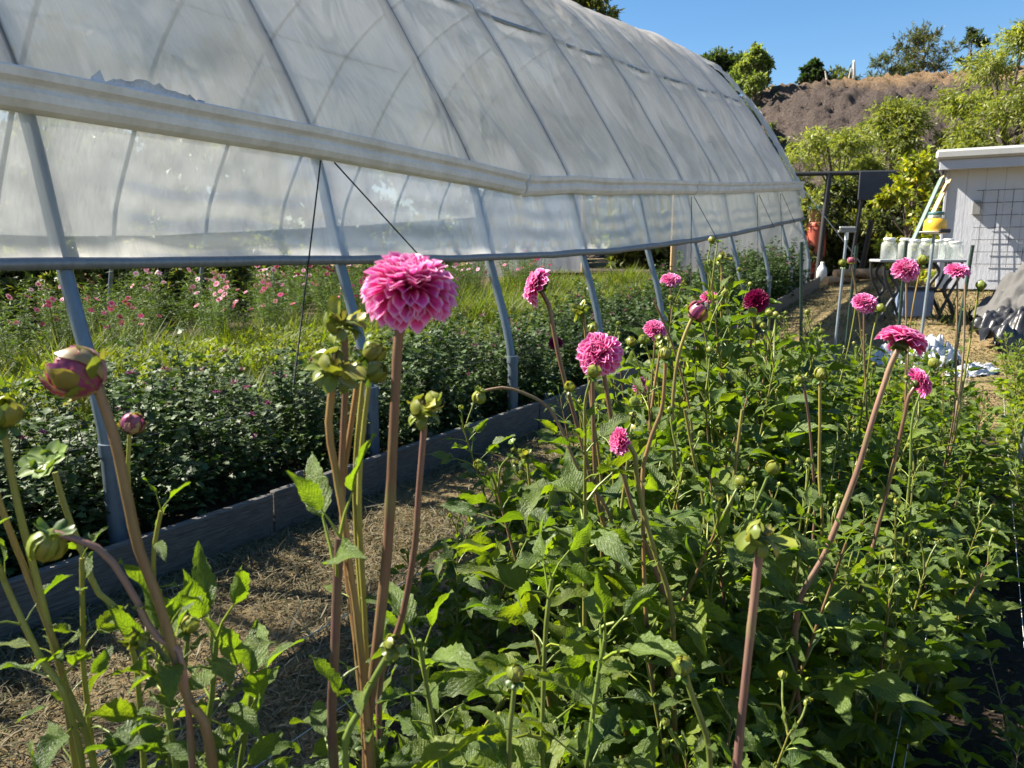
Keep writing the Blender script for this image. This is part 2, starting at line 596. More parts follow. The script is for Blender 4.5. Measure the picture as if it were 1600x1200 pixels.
# ------------------------------------------------------------------ leaves and petals in bulk
def tpl(ns, nc, wfun, serr=0.0):
    v = np.linspace(0, 1, ns + 1); u = np.linspace(-1, 1, nc + 1)
    vv, uu = np.meshgrid(v, u, indexing='ij')
    w = wfun(vv)
    if serr:
        tooth = np.where((np.arange(ns + 1) % 2) == 0, 1 + serr, 1 - serr)[:, None]
        w = np.where(np.abs(uu) > .99, w * tooth, w)
    return dict(v=vv.ravel(), u=uu.ravel(), w=w.ravel(), F=grid_faces(ns + 1, nc + 1))


ov = lambda t: np.sin(np.pi * np.clip(t, 0, 1) ** .64) ** 1.05 + .015
lance = lambda t: np.sin(np.pi * np.clip(t, 0, 1) ** .85) + .02
spoon = lambda t: 1.22 * np.sqrt(np.clip(t, 0, 1)) * np.clip(1 - t ** 4.5, 0, 1) ** .55 + .03
T_HI = tpl(14, 4, ov, .09)
T_MID = tpl(8, 2, ov, .07)
T_LO = tpl(4, 2, ov)
T_LANCE = tpl(3, 1, lance)
T_LOBE = tpl(6, 2, lambda t: ov(t) * (1 + .38 * np.cos(t * 6 * np.pi)), 0)
T_PET = tpl(7, 4, spoon)
T_PETLO = tpl(4, 2, spoon)
T_STRAP = tpl(4, 1, lambda t: .6 + .4 * np.sin(np.pi * t) - .55 * t ** 6)


def blades(mb, T, P, D, N, L, Wd, col, fold=.25, curl=.5, ripple=0., mat=0, twist=0.):
    n = len(P)
    if n == 0:
        return
    f = lambda a: np.broadcast_to(np.asarray(a, float), (n,))[:, None]
    P, D, N = (np.asarray(a, float).reshape(n, 3) for a in (P, D, N))
    D = D / np.maximum(np.linalg.norm(D, axis=1, keepdims=True), 1e-9)
    X = np.cross(D, N); X /= np.maximum(np.linalg.norm(X, axis=1, keepdims=True), 1e-9)
    N = np.cross(X, D)
    L, Wd, fold, curl, ripple, twist = map(f, (L, Wd, fold, curl, ripple, twist))
    t, u, w = T['v'][None], T['u'][None], T['w'][None]
    curl = np.where(np.abs(curl) < 1e-3, 1e-3, curl)
    y = L * np.sin(curl * t) / curl
    z = -L * (1 - np.cos(curl * t)) / curl
    half = u * w * Wd
    ph = rng.uniform(0, 6.28, (n, 1))
    up = fold * np.abs(half) + ripple * Wd * np.sin(t * 11 + ph + u * 1.3) * np.abs(u)
    # blade's own normal along the curve
    cz, cy = np.cos(curl * t), np.sin(curl * t)
    tw = twist * t
    hx = half * np.cos(tw); hz = half * np.sin(tw) + up
    yy = y + hz * cy; zz = z + hz * cz
    V = P[:, None, :] + hx[..., None] * X[:, None] + yy[..., None] * D[:, None] + zz[..., None] * N[:, None]
    nv = len(T['v'])
    Fs = (T['F'][None] + (np.arange(n) * nv)[:, None, None]).reshape(-1, 4)
    uv = np.tile(np.stack([T['u'] * .5 + .5, T['v']], -1), (n, 1))
    col = np.asarray(col, float)
    col = np.tile(col, (n * nv, 1)) if col.ndim == 1 else np.repeat(col, nv, axis=0)
    mb.add(V.reshape(-1, 3), Fs, uv, col, mat)


def unit(v):
    v = np.asarray(v, float)
    return v / max(np.linalg.norm(v), 1e-9)


def rand_unit(n):
    v = rng.normal(size=(n, 3))
    return v / np.linalg.norm(v, axis=1, keepdims=True)


LEAFCOLS = np.array([(.098, .150, .018), (.120, .170, .020), (.075, .125, .018), (.145, .190, .018), (.10, .150, .030), (.058, .105, .016)])


class Foliage:
    def __init__(s, hi):
        s.rows = []; s.mb = MB(); s.hi = hi

    def leaflet(s, P, D, N, L, Wd, col, fold, curl):
        s.rows.append((P, D, N, L, Wd, col, fold, curl, random.uniform(-.5, .5)))

    def leaf(s, base, outd, size, n=3, young=0.0, droop=None):
        """compound dahlia leaf: stalk, end leaflet and side leaflets"""
        outd = unit(outd)
        up = np.array([0, 0, 1.0])
        side = unit(np.cross(outd, up))
        c = LEAFCOLS[random.randrange(len(LEAFCOLS))] * random.uniform(.75, 1.25)
        c = c * (1 - young) + np.array((.13, .20, .03)) * young
        pet = size * random.uniform(.55, .8)
        dr = random.uniform(.05, .75) if droop is None else droop
        p0 = np.asarray(base, float)
        p1 = p0 + outd * pet * .5 + up * pet * .10
        d2 = unit(outd - up * dr * .45)
        p2 = p1 + d2 * pet * .6
        if s.hi < 2:
            tube(s.mb, [p0, p1, p2], [size * .035, size * .026, size * .018], 4, c * np.array((1.5, 1.35, .9)), 1, False)
        N = unit(up + outd * .1 + rng.normal(size=3) * .55)
        s.leaflet(p2, unit(d2 + rng.normal(size=3) * .12), N, size * 1.15, size * random.uniform(.18, .235), c, random.uniform(.1, .8), .1 + dr * random.uniform(.3, 1.9))
        for k in range((n - 1) // 2):
            b = p2 - d2 * size * (.02 + .38 * k)
            for sg in (-1, 1):
                d = unit(d2 * .65 + side * sg * .85 + rng.normal(size=3) * .13 - up * .12)
                s.leaflet(b, d, unit(up + rng.normal(size=3) * .6), size * random.uniform(.6, .85), size * random.uniform(.14, .20), c * random.uniform(.88, 1.12), random.uniform(.05, .6), random.uniform(.1, .9))

    def pair(s, base, stemdir, ang, size, n=3, young=0., rise_=.5, keep=1.0):
        e1 = unit(np.cross(stemdir, (math.cos(ang), math.sin(ang), .13)))
        for sg in (-1, 1):
            if random.random() < keep:
                s.leaf(base, e1 * sg + unit(stemdir) * (rise_ + random.uniform(-.25, .25)), size * random.uniform(.8, 1.15), n, young)

    def build(s, parent=None, root=None, name='foliage'):
        if s.rows:
            P, D, N, L, Wd, C, fo, cu, tw = (np.array([r[k] for r in s.rows]) for k in range(9))
            blades(s.mb, (T_HI, T_MID, T_LO)[s.hi], P, D, N, L, Wd, C, fo, cu, .24, 0, tw * 1.4)
        if s.mb.n == 0:
            return None
        return s.mb.build(name, [M['leaf'], M['stem']], parent, root)


# flower heads --------------------------------------------------------------
def bloom(mb, c, axis, Rad, n, col, thmax=120, flat=1.0, seed=0, lo=False, wid=.2, open_=1.0, th0=0):
    r_ = np.random.default_rng(seed)
    A = unit(axis)
    e1 = unit(np.cross(A, (.3, .9, .21))); e2 = np.cross(A, e1)
    i = np.arange(n); f = (i + .5) / n
    ct = math.cos(R(th0)) - f * (math.cos(R(th0)) - math.cos(R(thmax)))
    th = np.arccos(np.clip(ct, -1, 1)) + r_.normal(0, .04, n)
    ph = i * 2.399963 + r_.normal(0, .06, n)
    rad = np.cos(ph)[:, None] * e1 + np.sin(ph)[:, None] * e2
    D = A * np.cos(th)[:, None] * flat + rad * np.sin(th)[:, None]
    D /= np.linalg.norm(D, axis=1, keepdims=True)
    N = A - D * (D @ A)[:, None]
    N = np.where(np.linalg.norm(N, axis=1, keepdims=True) < .15, -rad, N)
    lenf = np.clip(.50 + .5 * smooth(0, 1.15, th), 0, 1)
    L = Rad * .86 * lenf * r_.uniform(.9, 1.07, n)
    fl = np.where(th < 1.57, 1 - (1 - flat) * np.cos(th), 1.0)
    L = L * fl
    P = np.asarray(c, float) + D * (Rad * .14)
    Wd = Rad * wid * (.5 + .5 * smooth(0, 1.0, th))
    curl = -.75 + 1.25 * smooth(.1, 1.7, th) + r_.normal(0, .16, n)
    cup = .95 - .35 * smooth(.2, 1.9, th) + r_.normal(0, .1, n)
    C = np.asarray(col, float)[None] * r_.uniform(.82, 1.14, (n, 1))
    blades(mb, T_PETLO if lo else T_PET, P, D + r_.normal(0, .03, (n, 3)), N + r_.normal(0, .05, (n, 3)), L, Wd, C, cup, curl, .05)


def hug(mb, c, axis, Rad, n, cols, wrap=2.5, wid=.55, base=-1.0, layer=1.0, curl=None, lo=False, spread=.0, mat=0):
    ph0 = rng.uniform(0, 6.28)
    """petals or bracts that wrap round a bud from its base"""
    A = unit(axis); e1 = unit(np.cross(A, (.31, .87, .2))); e2 = np.cross(A, e1)
    ph = ph0 + np.arange(n) * 2.399963 + rng.normal(0, .12, n)
    rad = np.cos(ph)[:, None] * e1 + np.sin(ph)[:, None] * e2
    lay = layer * np.linspace(1.0, .9, n)
    P = np.asarray(c, float) + A * (base * Rad * lay)[:, None] + rad * spread
    D = rad + A * .05
    cu = -wrap * np.ones(n) if curl is None else curl * np.ones(n)
    cu = cu * rng.uniform(.88, 1.1, n)
    cols = np.asarray(cols, float)
    C = cols[np.arange(n) % len(cols)] * rng.uniform(.85, 1.15, (n, 1))
    blades(mb, T_PETLO if lo else T_PET, P, D, np.tile(A, (n, 1)), Rad * lay * wrap * 1.0, Rad * wid, C, .3, cu, .08, mat)


YG = [(.30, .33, .045), (.24, .30, .05), (.38, .36, .07)]
GR = [(.10, .17, .03), (.13, .21, .035), (.08, .14, .03)]
CREAM = [(.55, .40, .22), (.42, .08, .20), (.38, .30, .07), (.40, .06, .24), (.56, .28, .30)]


def calyx(mb, c, axis, r, lo=False):
    A = unit(axis); c = np.asarray(c, float)
    lathe(mb, [(r * .34, -r * .62), (r * .6, -r * .40), (r * .72, -r * .1), (r * .5, r * .15)], c, 10, A, 0, (.09, .13, .03))
    hug(mb, c - A * r * .35, A, r, 7, GR, 1.0, .30, 0, 1, 1.1, lo)


def bud_head(kind, c, axis, r, parent, root, lo=False, label=None):
    A = unit(axis); c = np.asarray(c, float)
    mb = MB()
    if kind == 'bud':                                    # tight yellow-green ball with reflexed green bracts
        hug(mb, c, A, r, 9, YG, 2.75, .72, -1, 1, None, lo)
        hug(mb, c - A * r * .9, A, r, 6, GR, 1.25, .32, 0, 1, .9, lo)
        o = mb.build('bud', M['bract'], parent, root)
    elif kind == 'opening':                              # big bud showing colour
        lathe(mb, [(r * .05, -r * .8), (r * .48, -r * .66), (r * .72, -r * .3), (r * .78, .05 * r), (r * .66, r * .44), (r * .36, r * .7), (0, r * .78)], c, 14, A, 0, (.50, .16, .24))
        for q in range(24):
            hug(mb, c + rng.normal(0, r * .03, 3), A + rng.normal(0, .12, 3), r * (1.08 - .006 * q), 1, [CREAM[(q * 7) % 5]], rng.uniform(2.0, 2.6), rng.uniform(.30, .48), -1, 1, None, lo)
        hug(mb, c - A * r * .85, A, r, 7, [(.20, .24, .04), (.34, .32, .06)], 1.5, .4, 0, 1, -.7, lo)
        hug(mb, c + A * r * .35, A, r * .8, 4, [(.62, .05, .22)], 1.3, .32, 0, 1, .4, lo)
        o = mb.build('bud', M['bract'], parent, root)
    elif kind == 'pod':                                  # petals dropped, limp bracts left
        for q in range(9):
            hug(mb, c + rng.normal(0, r * .10, 3) - A * r * .3, A + rng.normal(0, .35, 3), r * rng.uniform(.75, 1.25), 1, [YG[q % 3]], rng.uniform(1.0, 1.7), rng.uniform(.30, .55), rng.uniform(-.3, .3), 1, rng.uniform(-1.8, 1.9), lo, spread=r * .1)
        hug(mb, c - A * r * .5, A, r * 1.05, 6, [(.26, .31, .05), (.12, .18, .03), (.20, .25, .05)], 1.3, .34, 0, 1, 1.6, lo)
        hug(mb, c + A * r * .1, A, r * .55, 7, [(.10, .08, .04), (.22, .20, .06), (.16, .18, .04)], 1.7, .34, -.5, 1, None, lo)
        side = unit(np.cross(A, (.2, 1, .1)))
        hug(mb, c + side * r * .5 - A * r * .35, A * .5 - side, r * .8, 5, [(.26, .28, .045), (.20, .25, .05)], 1.9, .6, -.6, 1, -1.6, lo)
        o = mb.build('seed_head', M['bract'], parent, root)
    else:                                                # leafy whorl of bracts
        hug(mb, c, A, r, 8, [(.20, .30, .04), (.15, .25, .035)], 1.4, .42, 0, 1, -.35, lo)
        hug(mb, c, A, r * .7, 6, [(.18, .26, .04)], 1.6, .5, -.5, 1, None, lo)
        o = mb.build('bract_whorl', M['bract'], parent, root)
    if label: o['label'] = label
    return o


PINK = (.76, .085, .38)
VIOL = (.52, .05, .33)
MAG = (.20, .003, .055)


def flower_head(c, axis, r, col, parent, root, n=110, thmax=118, flat=.85, seed=1, lo=False, dark=False, label=None, cal=True, wid=.2):
    mb = MB()
    bloom(mb, c, axis, r, n, col, thmax, flat, seed, lo, wid)
    o = mb.build('flower', M['petal_dark' if dark else 'petal'], parent, root)
    if label: o['label'] = label
    if cal:
        m2 = MB()
        calyx(m2, np.asarray(c) - unit(axis) * r * .12, axis, r * .42, lo)
        k = m2.build('calyx', M['bract'], o, root)
    return o


BROWN = np.array((.17, .085, .05)); PURP = np.array((.125, .06, .055)); SGREEN = np.array((.13, .19, .035)); OLIVE = np.array((.20, .19, .04)); YEL = np.array((.27, .27, .045))


def stem_part(P, r0, r1, c0, c1, parent, root, sides=9):
    P = spline(np.asarray(P, float), 58)
    n = len(P)
    t = np.linspace(0, 1, n)
    Lc = np.r_[0, np.cumsum(np.linalg.norm(np.diff(P, axis=0), axis=1))]
    node = np.zeros(n); d = random.uniform(.10, .3)
    while d < Lc[-1]:
        node += np.exp(-((Lc - d) / .009) ** 2)
        d += random.uniform(.13, .24)
    rr = (r0 + (r1 - r0) * t) * (1 + .05 * np.sin(t * 23 + P[0][0] * 90)) * (1 + .14 * np.clip(node, 0, 1))
    mb = MB()
    ph = random.uniform(0, 6)
    k = np.clip(t + .16 * np.sin(t * 9 + ph), 0, 1)[:, None]
    C = np.asarray(c0)[None] * (1 - k) + np.asarray(c1)[None] * k
    C = C * (1 - .5 * np.clip(node, 0, 1)[:, None]) + np.array((.17, .20, .06)) * .5 * np.clip(node, 0, 1)[:, None]
    C = C * (1 + .16 * np.sin(t * 31 + ph))[:, None]
    tube(mb, P, rr, sides, C, 0)
    return mb.build('stem', M['stem'], parent, root)


def dahlia(root_xy, stems, label, group='dahlia plants in flower along the bed', hi=1, lower=(3, .12), seed=0):
    """stems: dicts with path [(px,py),...] at forward distance y; head (kind, r, axis, ...); bare = leafless length below the head"""
    random.seed(seed + 100)
    x0, y0 = root_xy
    root = Vector((x0, y0, float(ground(x0, y0))))
    t = thing('dahlia_plant', root, label, 'dahlia', group)
    fo = Foliage(hi)
    for st in stems:
        y = st['y']; y1 = st.get('y1', y)
        pp = st['path']
        if st.get('head') and len(st['head']) > 4:
            pp = [st['head'][4]] + pp
        m = len(pp)
        pts = [at(a, b, y + (y1 - y) * k / max(m - 1, 1)) for k, (a, b) in enumerate(pp)]
        last = pts[-1]
        if not st.get('branch') and last.z > root.z + .25:
            mid = last.lerp(root, .5) + Vector((0, 0, .05)); mid.x = last.x * .75 + root.x * .25 if m > 1 else mid.x
            pts += [mid, Vector((root.x + random.uniform(-.04, .04), root.y + random.uniform(-.04, .04), root.z - .03))]
        P = spline(pts, 26)
        r = st.get('r', .005)
        stem_part(P, r * .82, r * 1.15, st.get('c0', BROWN), st.get('c1', OLIVE), t, root, 10 if hi == 0 else 7)
        hd = st.get('head')
        if hd:
            kind, hr = hd[0], hd[1]
            ax = hd[2] if len(hd) > 2 else unit(P[0] - P[2])
            c = np.array(P[0])
            kw = hd[3] if len(hd) > 3 else {}
            if kind == 'tuft':
                fo.pair(P[1], ax, 0.4, hr * 2.6, 1, .8, 1.4, 1); fo.pair(P[0], ax, 2.0, hr * 1.9, 1, .95, 2.4, 1)
            elif kind == 'flower':
                flower_head(c, ax, hr, kw.pop('col', PINK), t, root, **kw)
            else:
                bud_head(kind, c + unit(ax) * hr * .8, ax, hr, t, root, hi > 1, **kw)
        bare = st.get('bare', .3); step = st.get('step', .14); size = st.get('size', .105)
        Lc = np.r_[0, np.cumsum(np.linalg.norm(np.diff(P, axis=0), axis=1))]
        d = bare; ang = random.uniform(0, 3)
        nleaf = st.get('n', 3)
        while d < Lc[-1] - .08:
            k = int(np.searchsorted(Lc, d)); k = min(max(k, 1), len(P) - 2)
            sd = unit(P[k - 1] - P[k + 1])
            grow = min(1.0, .35 + (d - bare) * 1.6)
            fo.pair(P[k], sd, ang, size * grow, nleaf if grow > .6 else 1, st.get('young', .5) * max(0, 1 - grow), .5, st.get('keep', .92))
            ang += 1.57 + random.uniform(-.3, .3)
            d += step * random.uniform(.8, 1.25) * (.7 + .3 * grow)
    fo.build(t, root)
    return t


# ------------------------------------------------------------------ camera, sky, sun
cam = bpy.data.cameras.new('camera')
co = bpy.data.objects.new('camera', cam)
COL.objects.link(co)
co.location = (0, 0, H)
co.rotation_euler = (R(90) - PITCH, 0, 0)
cam.sensor_width = 36; cam.lens = 36 * F / 1600
cam.clip_start = .02; cam.clip_end = 2000
cam.dof.use_dof = True; cam.dof.focus_distance = 2.1; cam.dof.aperture_fstop = 9.0
sc.camera = co
sc.render.resolution_x, sc.render.resolution_y = 1024, 768

SUN_EL, SUN_AZ = 43, -74
w = bpy.data.worlds.new('World'); sc.world = w
w.use_nodes = True
nt = w.node_tree
sky = nt.nodes.new('ShaderNodeTexSky'); sky.sky_type = 'NISHITA'
sky.sun_disc = False; sky.sun_elevation = R(SUN_EL); sky.sun_rotation = R(SUN_AZ)
sky.air_density = 1.0; sky.dust_density = .15; sky.ozone_density = 1.4
bg = nt.nodes['Background']; bg.inputs[1].default_value = .05
hs = nt.nodes.new('ShaderNodeHueSaturation'); hs.inputs['Saturation'].default_value = 1.28
nt.links.new(sky.outputs[0], hs.inputs['Color']); nt.links.new(hs.outputs[0], bg.inputs[0])
sl = bpy.data.lights.new('sun', 'SUN'); sl.energy = 5.0; sl.angle = R(.53); sl.color = (1.0, .93, .80)
so = bpy.data.objects.new('sun', sl); COL.objects.link(so)
sd = Vector((math.sin(R(SUN_AZ)) * math.cos(R(SUN_EL)), math.cos(R(SUN_AZ)) * math.cos(R(SUN_EL)), math.sin(R(SUN_EL))))
so.rotation_euler = sd.to_track_quat('Z', 'Y').to_euler()
so.location = sd * 60
sc.view_settings.view_transform = 'Standard'; sc.view_settings.look = 'None'
sc.view_settings.exposure = 1.88; sc.view_settings.gamma = 1.0
sc.cycles.max_bounces = 10; sc.cycles.diffuse_bounces = 5; sc.cycles.transparent_max_bounces = 24
sc.cycles.use_denoising = True

# ------------------------------------------------------------------ ground and hill
def sheet(name, xs, ys, zf, mat, kind='structure'):
    X, Y = np.meshgrid(xs, ys, indexing='ij')
    V = np.stack([X, Y, zf(X, Y)], -1)
    mb = MB(); mb.add(V.reshape(-1, 3), grid_faces(len(xs), len(ys)), np.stack([X, Y], -1).reshape(-1, 2))
    return tag(mb.build(name, mat), kind=kind)


def nz(x, y, sc_, seed=0.):
    return noise.noise(Vector((x * sc_ + seed, y * sc_ - seed, seed * .7)))


def nzv(X, Y, sc_, seed=0.):
    return np.array([nz(a, b, sc_, seed) for a, b in zip(X.ravel(), Y.ravel())]).reshape(X.shape)


a = np.linspace(-1, 1, 141)
gx = np.sign(a) * (np.abs(a) ** 3 * 500 + np.abs(a) * 14)
gy = gx + 6
tag(sheet('ground', gx, gy, lambda X, Y: ground(X, Y) + .018 * nzv(X, Y, 1.3), M['ground']), 'dry straw coloured ground of the garden', 'ground')


def strip(name, s0, s1, p0, p1, dz, mat, amp=.02, ds=.12, label=None):
    S, Pp = np.meshgrid(np.arange(s0, s1 + ds, ds), np.linspace(p0, p1, max(3, int(abs(p1 - p0) / .1))), indexing='ij')
    V = Wn(S, Pp, 0)
    V[..., 2] = ground(V[..., 0], V[..., 1]) + dz + amp * (nzv(V[..., 0], V[..., 1], 5) + .6 * nzv(V[..., 0], V[..., 1], 14, 3))
    mb = MB(); mb.add(V.reshape(-1, 3), grid_faces(*S.shape), np.stack([S, Pp], -1).reshape(-1, 2))
    return tag(mb.build(name, mat), label, 'soil', kind='structure')


strip('bed_soil', -3, 7.2, 1.52, -.95, .045, M['soil'], .022, .11, 'dark mulched soil of the dahlia bed and its side path')
strip('greenhouse_soil', -6, 18.0, 13.0, 3.42, .12, M['soil_in'], .025, .2, 'brown soil inside the greenhouse')

def hill_h(X, Y):
    top = 8.4 * smooth(3.5, 13.0, X + .12 * (Y - 36)) + .055 * np.clip(X - 12, 0, 60)
    prof = smooth(21.5, 38.5, Y + .10 * (X - 16))
    prof = prof ** .82
    return top * prof


hx = np.linspace(0, 60, 330); hy = np.linspace(19, 56, 260)
def hill_z(X, Y):
    h = hill_h(X, Y)
    n1 = nzv(X, Y, .28, 3); n2 = np.abs(nzv(X, Y, .75, 9)); n3 = nzv(X, Y, 1.9, 5); n4 = nzv(X, Y, 3.1, 15); n5 = nzv(X, Y * .6, 6.0, 25)
    k = smooth(.2, 1.5, h)
    return 1.05 + h + k * ((.25 * n1 + .28 * (n2 - .25) + .16 * n3) * smooth(9.2, 7.0, h) + .20 * n4 + .26 * n5)
hill = sheet('hill', hx, hy, hill_z, M['hill'])
tag(hill, 'brown mulch covered hill with an orange straw crest', 'hill')


def hill_at(x, y):
    X = np.array([[x]]); Y = np.array([[y]])
    return float(hill_z(X, Y)[0, 0])


# ------------------------------------------------------------------ greenhouse
prof_pts = [(3.43, 0), (3.48, .75), (3.71, 1.55), (3.88, 2.2), (4.16, 2.72), (4.50, 3.25), (4.83, 3.76), (5.22, 4.28), (5.68, 4.80), (6.2, 5.22), (6.8, 5.55), (7.5, 5.80), (8.2, 5.9)]
PROF = np.array(prof_pts + [(16.4 - p, z) for p, z in prof_pts[-2::-1]])
def prof_spline(i0, i1, n):
    P3 = spline([(p, z, 0) for p, z in PROF], 400)[:, :2]
    # by index fraction of original points
    d = np.r_[0, np.cumsum(np.linalg.norm(np.diff(P3, axis=0), axis=1))]
    D0 = np.r_[0, np.cumsum(np.linalg.norm(np.diff(PROF, axis=0), axis=1))]
    D0 = D0 / D0[-1] * d[-1]
    tt = np.linspace(np.interp(i0, range(len(PROF)), D0), np.interp(i1, range(len(PROF)), D0), n)
    return np.stack([np.interp(tt, d, P3[:, 0]), np.interp(tt, d, P3[:, 1])], -1), tt

GH = thing('greenhouse', W(6, 8.2, 0), 'long arched greenhouse covered in dusty grey plastic film with its side rolled up', 'greenhouse')
GR0 = GH.location.copy()
HS = [1.866 + 1.79 * k for k in range(-4, 10)]
S_END = HS[-1] + .25
LASTI = len(PROF) - 1

for k, s in enumerate(HS):                                   # steel hoops
    mb = MB()
    pr, _ = prof_spline(0, LASTI, 90)
    jit = .02 * math.sin(k * 7.3)
    tube(mb, [W(s + jit * (z / 6), p, z) for p, z in pr], .036, 8)
    for sd_ in (0, 1):                                       # ground post sleeve and clamp
        pp = 3.45 if sd_ == 0 else 16.4 - 3.45
        tube(mb, [W(s, pp, -.1), W(s, pp, .62)], .046, 8)
        tube(mb, [W(s, pp, .60), W(s, pp, .66)], .053, 8)
    mb.build('hoop', M['hoop'], GH, GR0)

def skin(name, i0, i1, ns, s0, s1, ds, mat, disp, out=.045):
    pr, tt = prof_spline(i0, i1, ns)
    S = np.arange(s0, s1 + ds * .5, ds)
    tan = np.gradient(pr, axis=0); tan /= np.linalg.norm(tan, axis=1, keepdims=True)
    nor = np.stack([-tan[:, 1], tan[:, 0]], -1)              # outward on the near side
    SS, K = np.meshgrid(S, np.arange(ns), indexing='ij')
    dd = out + disp(SS, tt[K] - tt[0], pr[K, 1])
    Pp = pr[K, 0] + nor[K, 0] * dd; Z = pr[K, 1] + nor[K, 1] * dd
    mb = MB(); mb.add(Wn(SS, Pp, Z).reshape(-1, 3), grid_faces(len(S), ns), np.stack([SS, tt[K]], -1).reshape(-1, 2))
    return mb.build(name, mat, GH, GR0)

hs_arr = np.array(HS)
def bay(S):                                                  # 0 at a hoop, 1 mid bay
    d = np.min(np.abs(S[..., None] - hs_arr), -1)
    return np.sin(np.clip(d / .895, 0, 1) * np.pi / 2)

def disp_top(S, T, Z):
    b = bay(S)
    near = smooth(2.2, 3.2, Z)
    sag = -.075 * b ** 1.3 * smooth(0, .8, T) * smooth(6.5, 3.0, Z)
    far = smooth(3.5, 10, S)
    w1 = nzv(S * 5.2, T * .42 + S * .3, 1.0, 2.0); w2 = nzv(S * 11, T * .7, 1.0, 6.0); w3 = nzv(S * 1.6 + T * .8, T * .9 - S * .5, 1.0, 8.0)
    folds = (.085 * w1 + .032 * w2) * (.25 + 1.0 * far) * b + .045 * w3 * b
    low = .035 * np.sin(T * 9 - S * 5.5 + 2 * w3) * b * smooth(.75, .05, T) * (.4 + .6 * w3)
    ridge = .20 * np.abs(nzv(S * 3.6 + T * .8, T * .22, 1.0, 12.)) * smooth(4.5, 5.4, Z) * (.3 + .7 * far) * b
    pur = .02 * np.exp(-((Z - 4.22) / .05) ** 2) - .02 * np.exp(-((Z - 4.10) / .06) ** 2) * b
    return sag * near + folds + low + ridge + pur

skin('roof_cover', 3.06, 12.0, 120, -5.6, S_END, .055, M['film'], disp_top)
def disp_far(S, T, Z):
    return -.05 * bay(S)
skin('far_cover', 12.01, 21.6, 40, -5.6, S_END, .3, M['film_far'], disp_far)

# purlins, side by side with the cover, and a thin wire half way up
for z0, p0, rr in ((4.22, 5.165, .024), (5.78, 8.2, .026), (3.1, 4.50, .004)):
    mb = MB()
    tube(mb, [W(s, p0 + (.0 if rr < .01 else .0), z0 - (.04 if z0 > 5 else .0) + .012 * math.sin(s * 2.4)) for s in np.arange(-5.6, S_END, .4)], rr, 6)
    mb.build('purlin' if rr > .01 else 'wire', M['steel'] if rr > .01 else M['wire'], GH, GR0)

# side curtain between gutter and rolled bar
def rail_z(s):
    return np.interp(s, [-6, 2, 5, 7, 9, 12, 19], [1.50, 1.50, 1.505, 1.54, 1.53, 1.52, 1.56])
ns = 26
S = np.arange(-5.6, S_END, .06); T = np.linspace(0, 1, ns)
SS, TT = np.meshgrid(S, T, indexing='ij')
z_top = 2.27; Z = z_top + (rail_z(SS) - z_top) * TT
P0 = np.interp(Z, [1.4, 1.55, 2.2, 2.4], [3.66, 3.71, 3.88, 3.95]) - .05
w1 = nzv(SS * 6.5 + TT * 1.6, TT * .5, 1, 4); w2 = nzv(SS * 2, TT * 1.3, 1, 14)
b = bay(SS)
P0 = P0 + (.035 * b * np.sin(TT * np.pi)) - (.016 * w1 + .022 * w2) * b * (.5 + .7 * smooth(4, 12, SS)) * np.sin(TT * np.pi) - .012 * np.sin(TT * 26 + w2 * 2.5) * b * smooth(.25, .6, TT)
mb = MB(); mb.add(Wn(SS, P0, Z).reshape(-1, 3), grid_faces(len(S), ns), np.stack([SS, TT * .8], -1).reshape(-1, 2))
mb.build('side_curtain', M['film_side'], GH, GR0)

mb = MB()                                                     # rolled-up film on its bar
Ss = np.arange(-5.6, S_END - .05, .07)
rr = .031 + .006 * smooth(5, 9, Ss) + np.array([.006 * nz(s, 0, 4, 2) for s in Ss]) * (.3 + smooth(5, 9, Ss))
tube(mb, [W(s, 3.655, float(rail_z(s)) + .006 * nz(s, 3, 2.2, 7)) for s in Ss], rr, 10)
mb.build('roll_bar', M['rail'], GH, GR0)

# gutter: moulded profile in three lengths with couplings
def gut_z(s):
    return np.interp(s, [-6, 1.8, 3.6, 5.4, 6.24, 7.2, 9, 13, 19], [2.19, 2.19, 2.17, 2.12, 2.085, 2.15, 2.18, 2.185, 2.20])
gp = [(0.0, .0), (-.035, -.004), (-.085, .012), (-.108, .045), (-.112, .082), (-.098, .105), (-.104, .118), (-.128, .140), (-.134, .178), (-.126, .186), (-.118, .180), (-.112, .146), (-.02, .14), (0.0, .15)]
def gutter(s0, s1, grow=0., name='gutter'):
    Ss = np.arange(s0, s1 + .001, max(.1, (s1 - s0) / 60))
    V = []
    for s in Ss:
        base = float(gut_z(s)); off = .004 * nz(s, 1, 1.2, 3)
        for p, z in gp:
            V.append(W(s, 3.865 + off + p * (1 + grow) , base + (z - .09) * (1 + grow) + .09))
    mb = MB(); n = len(gp)
    mb.add(np.array([tuple(v) for v in V]), grid_faces(len(Ss), n), smooth=False)
    for e in (0, len(Ss) - 1):
        mb.add(np.array([tuple(v) for v in V[e * n:(e + 1) * n]]), [list(range(n))])
    return mb.build(name, M['gutter'], GH, GR0)
gutter(-5.6, 1.55); gutter(1.552, 6.235); gutter(6.24, 11.1); gutter(11.105, S_END + .15)
for s in (1.55, 6.24, 11.1):
    gutter(s - .05, s + .05, .06, 'gutter_coupling')

